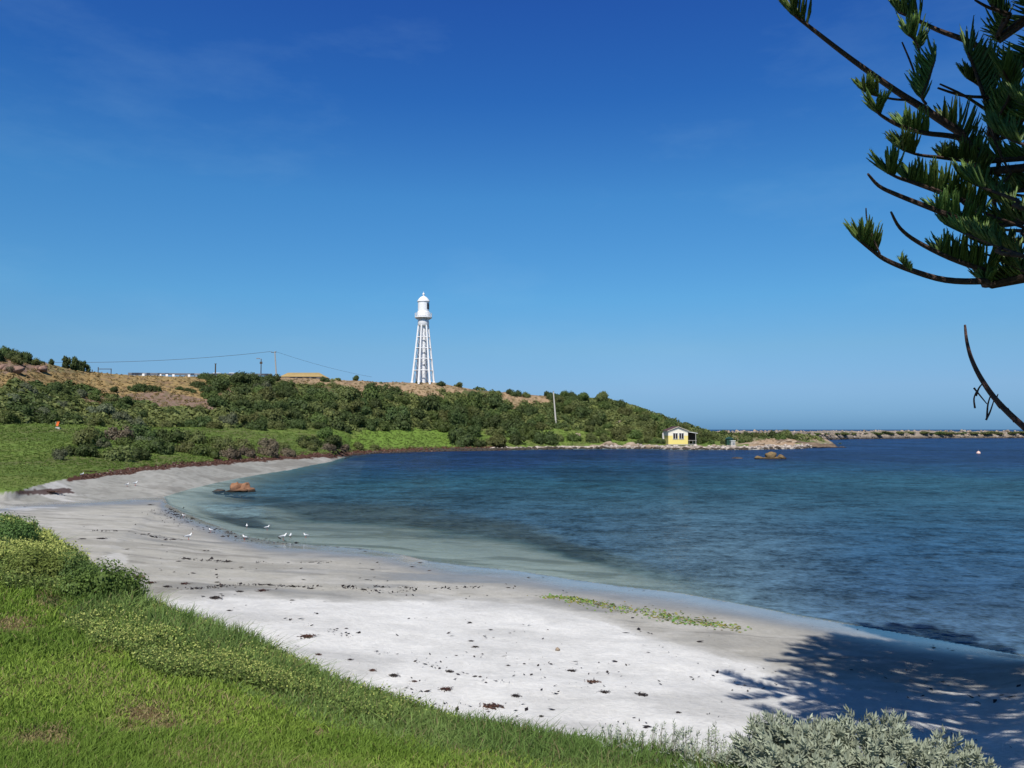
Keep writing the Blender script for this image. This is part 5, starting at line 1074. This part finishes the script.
# ------------------------------------------------------------------ silver leaved shrub and sprigs, lower right
SILV = leaf_mat('silver_leaf', (.39, .435, .315), .2, .55, .03, .05); SSTEM = mat('silver_stem', (.28, .27, .20), .85, .15)
def sprig(V, Q, T, base, d, L, nleaf, ll, r, tone):
    d = d / np.linalg.norm(d); a = np.array([.3, .5, .8]); u_ = np.cross(d, a); u_ /= np.linalg.norm(u_); w_ = np.cross(d, u_)
    for i in range(nleaf):
        t_ = .35 + .65 * i / (nleaf - 1); an = i * 2.4 + r.uniform(-.4, .4); rad = u_ * math.cos(an) + w_ * math.sin(an); op = 1.15 - .75 * t_
        ld = d * (1 - op * .75) + rad * op; ld /= np.linalg.norm(ld); sd = np.cross(ld, d); sd /= np.linalg.norm(sd) + 1e-9; l_ = ll * r.uniform(.75, 1.2) * (1.15 - .45 * t_)
        p0 = base + d * L * t_; p1 = p0 + ld * l_ * .5; p2 = p0 + ld * l_ + d * l_ * .12; wv = sd * l_ * .17
        b_ = len(V); V += [p0 - wv * .3, p0 + wv * .3, p1 + wv, p1 - wv, p2 + wv * .15, p2 - wv * .15]; Q += [(b_, b_ + 1, b_ + 2, b_ + 3), (b_ + 3, b_ + 2, b_ + 4, b_ + 5)]; T += [tone * r.uniform(.85, 1.15)] * 6
def silver_shrub(profile, Yc, depth, n_, ll, label, name='silver_shrub', L=.16, nleaf=14, stalk=0):
    """profile: picture outline (px, py) of the top; grown as a mound of leafy sprigs around Yc"""
    r = np.random.default_rng(len(label)); x0, x1 = profile[0][0], profile[-1][0]; c = P((x0 + x1) / 2, 760, Yc); g = hz(c.x, c.y)
    t = thing(name, label, 'shrub', (c.x, c.y, g)); org = np.array([c.x, c.y, g]); V = []; Q = []; T = []; mb = MB()
    for i in range(n_):
        a = r.uniform(x0, x1); v = r.uniform(-1, 1); top = P(a, np.interp(a, [q[0] for q in profile], [q[1] for q in profile]), Yc)
        xx = top.x; yy = Yc + v * depth; zg = hz(xx, yy); hgt_ = max(top.z - zg, .05) * math.sqrt(max(1 - .8 * v * v, 0)) * (r.uniform(.25 if not stalk else .1, 1.0) ** .5)
        p_ = np.array([xx, yy, zg + max(hgt_ - L * .9, .02)]) - org
        d = np.array([r.normal(0, .35) + (a - (x0 + x1) / 2) / (x1 - x0) * .8, -.35 + v * .6 + r.normal(0, .3), .9]); sprig(V, Q, T, p_, d, L, nleaf, ll, r, r.uniform(.75, 1.1))
        if i % 7 == 0 or stalk: mb.tube([(c.x + (xx - c.x) * .75 - org[0], Yc + v * depth * .6 - org[1], zg - org[2] - .05), tuple(p_ + d * L * .5)], [.006 if not stalk else .003, .002], 4)
    mesh_np('leaves', np.array(V), np.array(Q), SILV, t, np.stack([np.array(T)] * 3, 1)); mb.obj('stems', SSTEM, t)
silver_shrub([(754, 758), (760, 732), (770, 719), (800, 719), (840, 727), (852, 717), (858, 704), (866, 719), (890, 710), (905, 721), (925, 739), (940, 744), (950, 725), (956, 738), (970, 742), (977, 752), (985, 775)], 6.4, .6, 1250, .066, 'big silver grey leafy shrub at the lip of the bank above the shaded sand', L=.15, nleaf=16)
silver_shrub([(600, 738), (612, 716), (625, 728), (640, 708), (655, 722), (668, 714), (680, 726)], 7.4, .4, 90, .034, 'thin wispy silver weed on the grass edge, left of the silver shrub', 'silver_weed', .10, 9, 1)
silver_shrub([(676, 742), (690, 722), (705, 730), (716, 722), (730, 738)], 7.0, .35, 80, .042, 'small wispy silver weed touching the left side of the silver shrub', 'silver_weed', .11, 10, 1)

# ------------------------------------------------------------------ the Norfolk pine leaning in from the right
TX, TY = 7.3, 5.7; TZ = hz(TX, TY); TH = 16.0
tree = thing('norfolk_pine', 'tall dark Norfolk pine with rope like upswept branchlets over the beach', 'tree', (TX, TY, TZ)); org = Vector((TX, TY, TZ))
mb = MB(); mb.tube([(0, 0, -.5), (0, 0, 1), (.05, 0, 6), (0, .05, 13), (0, 0, TH)], [.42, .33, .25, .14, .03], 14); mb.obj('trunk', BARK, tree, True)
NV = []; NQ = []; NT = []; noff = [0]
def cords(pts, rate, Lc, r, t0=0., t1=1., spread=.62, rad=.0095, fwd=.55, nn=16):
    """rope-like branchlets along both sides of a branch, curving up and towards its tip"""
    pts = [np.array(p) for p in pts]; seg = [np.linalg.norm(pts[i + 1] - pts[i]) for i in range(len(pts) - 1)]; tot = sum(seg); n_ = max(int(tot * (t1 - t0) * rate), 3)
    for k in range(n_):
        t_ = (t0 + (t1 - t0) * (k + r.random()) / n_) * tot; i = 0
        while i < len(seg) - 1 and t_ > seg[i]: t_ -= seg[i]; i += 1
        p = pts[i] + (pts[i + 1] - pts[i]) * min(t_ / seg[i], 1); tg = (pts[i + 1] - pts[i]) / seg[i]
        sd = np.cross(tg, [0, 0, 1.0]); sd /= np.linalg.norm(sd) + 1e-9; up = np.cross(sd, tg)
        sg = 1 if k % 2 else -1; d = tg * (fwd + r.normal(0, .12)) + sd * sg * spread * r.uniform(.5, 1.25) + up * r.uniform(.55, 1.05); d /= np.linalg.norm(d)
        L = Lc * r.uniform(.65, 1.15) * (1 - .35 * max(0, (k / n_ - .8) / .2)); bend = (np.array([0, 0, 1.0]) * .45 + tg * .25)
        m = 5; ring = []; b0 = noff[0]; tone = r.uniform(.6, 1.35)
        u_ = np.cross(d, [.2, .9, .3]); u_ /= np.linalg.norm(u_); w_ = np.cross(d, u_)
        for j in range(m + 1):
            f = j / m; c = p + d * L * f + bend * L * .35 * f * f; rr = rad * (1.0, 1.25, 1.2, 1.25, 1.0, .25)[j] * r.uniform(.85, 1.2)
            for q in range(4): a = q * 1.5708 + j * .6; NV.append(c + (u_ * math.cos(a) + w_ * math.sin(a)) * rr)
            NT.extend([tone * (.8 + .45 * f)] * 4)
        for j in range(m):
            for q in range(4): NQ.append((b0 + j * 4 + q, b0 + j * 4 + (q + 1) % 4, b0 + j * 4 + 4 + (q + 1) % 4, b0 + j * 4 + 4 + q))
        noff[0] += 4 * (m + 1)
        # stiff short needles standing off the cord
        for j in range(nn):
            f = r.uniform(.05, 1.0); c = p + d * L * f + bend * L * .35 * f * f; a = r.uniform(0, 6.28); o_ = (u_ * math.cos(a) + w_ * math.sin(a)); e = c + o_ * rad * 2.0 + d * .022; s2_ = np.cross(o_, d) * .0028
            b1 = noff[0]; NV.extend([c - s2_, c + s2_, e + s2_ * .2, e - s2_ * .2]); NQ.append((b1, b1 + 1, b1 + 2, b1 + 3)); NT.extend([tone * 1.15] * 4); noff[0] += 4
def flush(parent, name='branchlets'):
    global NV, NQ, NT
    o = mesh_np(name, np.array(NV), np.array(NQ), NEEDLE, parent, np.stack([np.array(NT)] * 3, 1)); NV = []; NQ = []; NT = []; noff[0] = 0; return o
r = np.random.default_rng(5)
def smooth(pts, n_=4):
    out = []; pts = [Vector(p) for p in pts]
    for i in range(len(pts) - 1):
        p0, p1, p2, p3 = pts[max(i - 1, 0)], pts[i], pts[i + 1], pts[min(i + 2, len(pts) - 1)]
        for k in range(n_):
            t_ = k / n_; out.append(.5 * ((2 * p1) + (p2 - p0) * t_ + (2 * p0 - 5 * p1 + 4 * p2 - p3) * t_ * t_ + (3 * p1 - p0 - 3 * p2 + p3) * t_ ** 3))
    return out + [pts[-1]]
def branch(px_pts, Ytip, Yin, r0, r1, leafy, material=BARK, attach=None, Lc=.26, rate=110, label=None):
    """px_pts run from the tip inwards; the last point carries on to the trunk"""
    n_ = len(px_pts); pts = [P(a, b_, Ytip + (Yin - Ytip) * i / (n_ - 1)) - org for i, (a, b_) in enumerate(px_pts)]
    if attach is not None: pts.append(Vector((0, 0, attach)))
    pts = smooth(pts); m = len(pts); mb = MB(); mb.tube(pts, [r1 + (r0 - r1) * (i / (m - 1)) ** .8 for i in range(m)], 7)
    o = mb.obj('branch', material, tree, True)
    if label: o['label'] = label
    inv = pts[::-1]
    for t0, t1 in leafy: cords(inv, rate, Lc, r, 1 - t1, 1 - t0)
    if leafy and leafy[0][0] == 0:                                 # the growing tip fans forward
        k = max(int(len(inv) * .88), len(inv) - 4); cords(inv[k:], 260 if Lc < .22 else 200, Lc * 1.05, r, .35, 1.0, .5, fwd=1.15)
    if leafy: flush(o)
    return pts
# branches seen against the sky (tip first); leafy spans are measured from the tip
branch([(794, 15), (806, 24), (850, 58), (895, 90), (920, 106), (960, 132), (1024, 168)], 7.6, 8.0, .05, .010, [(0, .03), (.30, .40), (.5, .58), (.72, .9)], attach=5.4)
branch([(898, 12), (915, 19), (938, 30), (965, 40), (985, 50), (1024, 64)], 8.6, 8.4, .045, .010, [(0, .05), (.22, .42)], attach=7.2, Lc=.30, rate=120)
branch([(908, 34), (917, 44), (922, 66), (924, 90)], 7.7, 7.8, .014, .008, [(0, .32)], Lc=.20, rate=190)
branch([(902, 42), (912, 66), (921, 94)], 7.75, 7.8, .012, .007, [], Lc=.2)
branch([(935, 60), (929, 78), (922, 96), (926, 104)], 7.6, 7.8, .014, .008, [(0, .85)], Lc=.22, rate=170)
branch([(864, 91), (874, 95), (893, 99), (908, 100)], 7.4, 7.8, .013, .007, [(0, .35)], Lc=.17, rate=180)
branch([(876, 110), (882, 116), (900, 126), (925, 133), (960, 138), (1024, 158)], 7.2, 8.0, .035, .008, [(0, .03), (.10, .17), (.3, .5)], attach=5.0, Lc=.2, rate=130)
branch([(903, 150), (920, 155), (945, 158), (975, 164), (1024, 190)], 7.0, 8.1, .03, .007, [(0, .05), (.15, .5)], attach=4.8, Lc=.2, rate=130)
branch([(888, 173), (899, 178), (912, 182), (940, 192), (975, 205), (1024, 222)], 6.9, 7.9, .035, .008, [(0, .03), (.09, .30), (.36, .5)], attach=4.6, Lc=.24, rate=150)
branch([(868, 174), (879, 186), (895, 194), (925, 206), (960, 219), (1024, 240)], 6.6, 7.7, .035, .009, [(.22, .42)], attach=4.4, Lc=.24, rate=120)
branch([(891, 212), (900, 228), (918, 242), (950, 258), (985, 270), (1024, 280)], 7.0, 7.9, .035, .009, [(.16, .42)], attach=4.2, Lc=.26, rate=130)
branch([(860, 241), (873, 251), (886, 260), (910, 270), (945, 280), (985, 281), (1024, 276)], 6.8, 7.8, .04, .010, [(0, .055), (.32, .6)], attach=4.1, Lc=.20, rate=130)
branch([(866, 208), (867, 220), (872, 236), (880, 254)], 6.75, 6.9, .009, .005, [])
branch([(902, 262), (907, 268), (912, 272)], 6.9, 6.95, .008, .004, [(0, .9)], Lc=.07, rate=120)
branch([(968, 52), (975, 70), (985, 100), (1000, 150), (1024, 210)], 8.2, 8.3, .03, .010, [(0, .16)], attach=5.6, Lc=.26, rate=150)
branch([(938, 88), (965, 96), (1000, 98), (1024, 104)], 8.0, 8.4, .025, .010, [(.25, .5)], attach=6.2, Lc=.2)
branch([(940, 84), (965, 96), (990, 112), (1024, 132)], 7.9, 8.3, .025, .008, [], attach=6.0)
branch([(967, 78), (985, 90), (1000, 112), (1024, 150)], 8.3, 8.5, .02, .008, [(0, .22)], attach=5.8, Lc=.17, rate=120)
branch([(1003, 70), (1012, 90), (1024, 120)], 7.6, 8.0, .02, .01, [(0, .3)], attach=6.4, Lc=.22, rate=160)
branch([(990, 4), (1005, 14), (1024, 24)], 8.8, 8.7, .035, .012, [(0, .3)], attach=8.2, Lc=.25)
branch([(975, 0), (990, 8), (1010, 14), (1024, 18)], 8.2, 8.5, .03, .010, [], attach=8.0)
for a, b_, yt in [(962, 178, 7.4), (990, 196, 7.3), (1005, 130, 8.5), (1010, 215, 7.1), (975, 236, 7.2), (1000, 246, 7.4), (1012, 180, 8.8), (995, 132, 7.0), (968, 205, 8.2), (1015, 100, 7.4), (1004, 262, 7.8), (945, 224, 7.6)]:
    branch([(a, b_), (a + 22, b_ + 10), (a + 55, b_ + 22), (a + 95, b_ + 34)], yt, (yt + TY) / 2, .022, .008, [(0, .085)], attach=max(P(a, b_, yt).z - TZ - 1.0, 2.5), Lc=.18, rate=120)
for a, b_, c_, d_, yt in [(955, 165, 1024, 205, 7.9), (948, 120, 1024, 178, 8.0), (975, 150, 1024, 232, 8.3), (960, 240, 1024, 262, 7.7), (985, 118, 1024, 196, 7.6), (940, 180, 1024, 250, 8.1), (930, 160, 1000, 230, 8.4), (1000, 90, 1024, 160, 8.0)]:
    branch([(a, b_), ((a * 2 + c_) / 3, (b_ * 2 + d_) / 3 + 5), ((a + 2 * c_) / 3, (b_ + 2 * d_) / 3 + 4), (c_, d_)], yt, yt + .1, .016, .006, [(.55, .8)] if a > 950 else [], attach=max(P(a, b_, yt).z - TZ - 1.4, 2.2), Lc=.16, rate=60)
# dead branch curving up below the crown
dead = branch([(965, 325), (967, 342), (972, 360), (982, 380), (998, 402), (1024, 427), (1060, 456), (1120, 492)], 7.0, 6.6, .034, .009, [], DEADB, attach=1.3, label='bare dead branch curving up below the live crown')
for path in [[(976, 392), (974, 399), (975, 408)], [(987, 404), (978, 393), (974, 388)], [(992, 392), (988, 404), (987, 418)], [(994, 400), (990, 412), (986, 420)], [(990, 388), (993, 398), (997, 404)], [(998, 394), (996, 402), (1000, 408)], [(984, 382), (979, 388), (976, 396)], [(1008, 408), (1011, 414), (1014, 422)]]:
    branch(path, 7.05, 7.1, .009, .004, [], DEADB)
# the rest of the crown: whorls of branches up the trunk, kept clear of the open sky of the bay side
nv_w = []
zl_ = 4.6
while zl_ < TH - 1:
    rr = 5.6 * (1 - (zl_ / TH) ** 1.6) * .98 + .5; nb = 11 if zl_ < 9.5 else 6; a0 = r.uniform(0, 6.28)
    for i in range(nb):
        a = a0 + i * 6.283 / nb + r.normal(0, .15); L = rr * r.uniform(.8, 1.08)
        pts = [Vector((math.cos(a) * L * t_, math.sin(a) * L * t_, zl_ - .10 * L * math.sin(t_ * 2.6) + .22 * L * t_ * t_)) for t_ in np.linspace(0, 1, 7)]
        w_ = [p + org for p in pts]; pp = [proj(q.x, q.y, q.z) for q in w_]
        cut = 7
        for q_, (a_, b_, f_) in enumerate(pp):
            if f_ > .3 and a_ < 1090 and b_ > -25: cut = q_; break
        if cut < 3: continue
        pts = pts[:cut]
        mb = MB(); m = len(pts); mb.tube(pts, [.055 * (1 - zl_ / TH) ** .5 * (1 - .8 * q / 6) + .006 for q in range(m)], 6); o = mb.obj('branch', BARK, tree)
        cords(pts, 44, .36, r, .3, 1.0, .75, .018, nn=4)
        # side sprays
        for t_ in (.5, .68, .84):
            if t_ * 6 >= m - 1: continue
            b_ = pts[int(t_ * 6)]
            for sg in (-1, 1):
                d_ = Vector((math.cos(a + sg * .8), math.sin(a + sg * .8), .12)); e = [b_, b_ + d_ * L * .14, b_ + d_ * L * .28 + Vector((0, 0, .12))]
                q_ = [proj(*(v + org)) for v in e]
                if any(f_ > .3 and a_ < 1085 and bb > -25 for a_, bb, f_ in q_): continue
                cords(e, 44, .32, r, .1, 1.0, .75, .018, nn=4)
        flush(o)
    zl_ += .95 + .02 * zl_
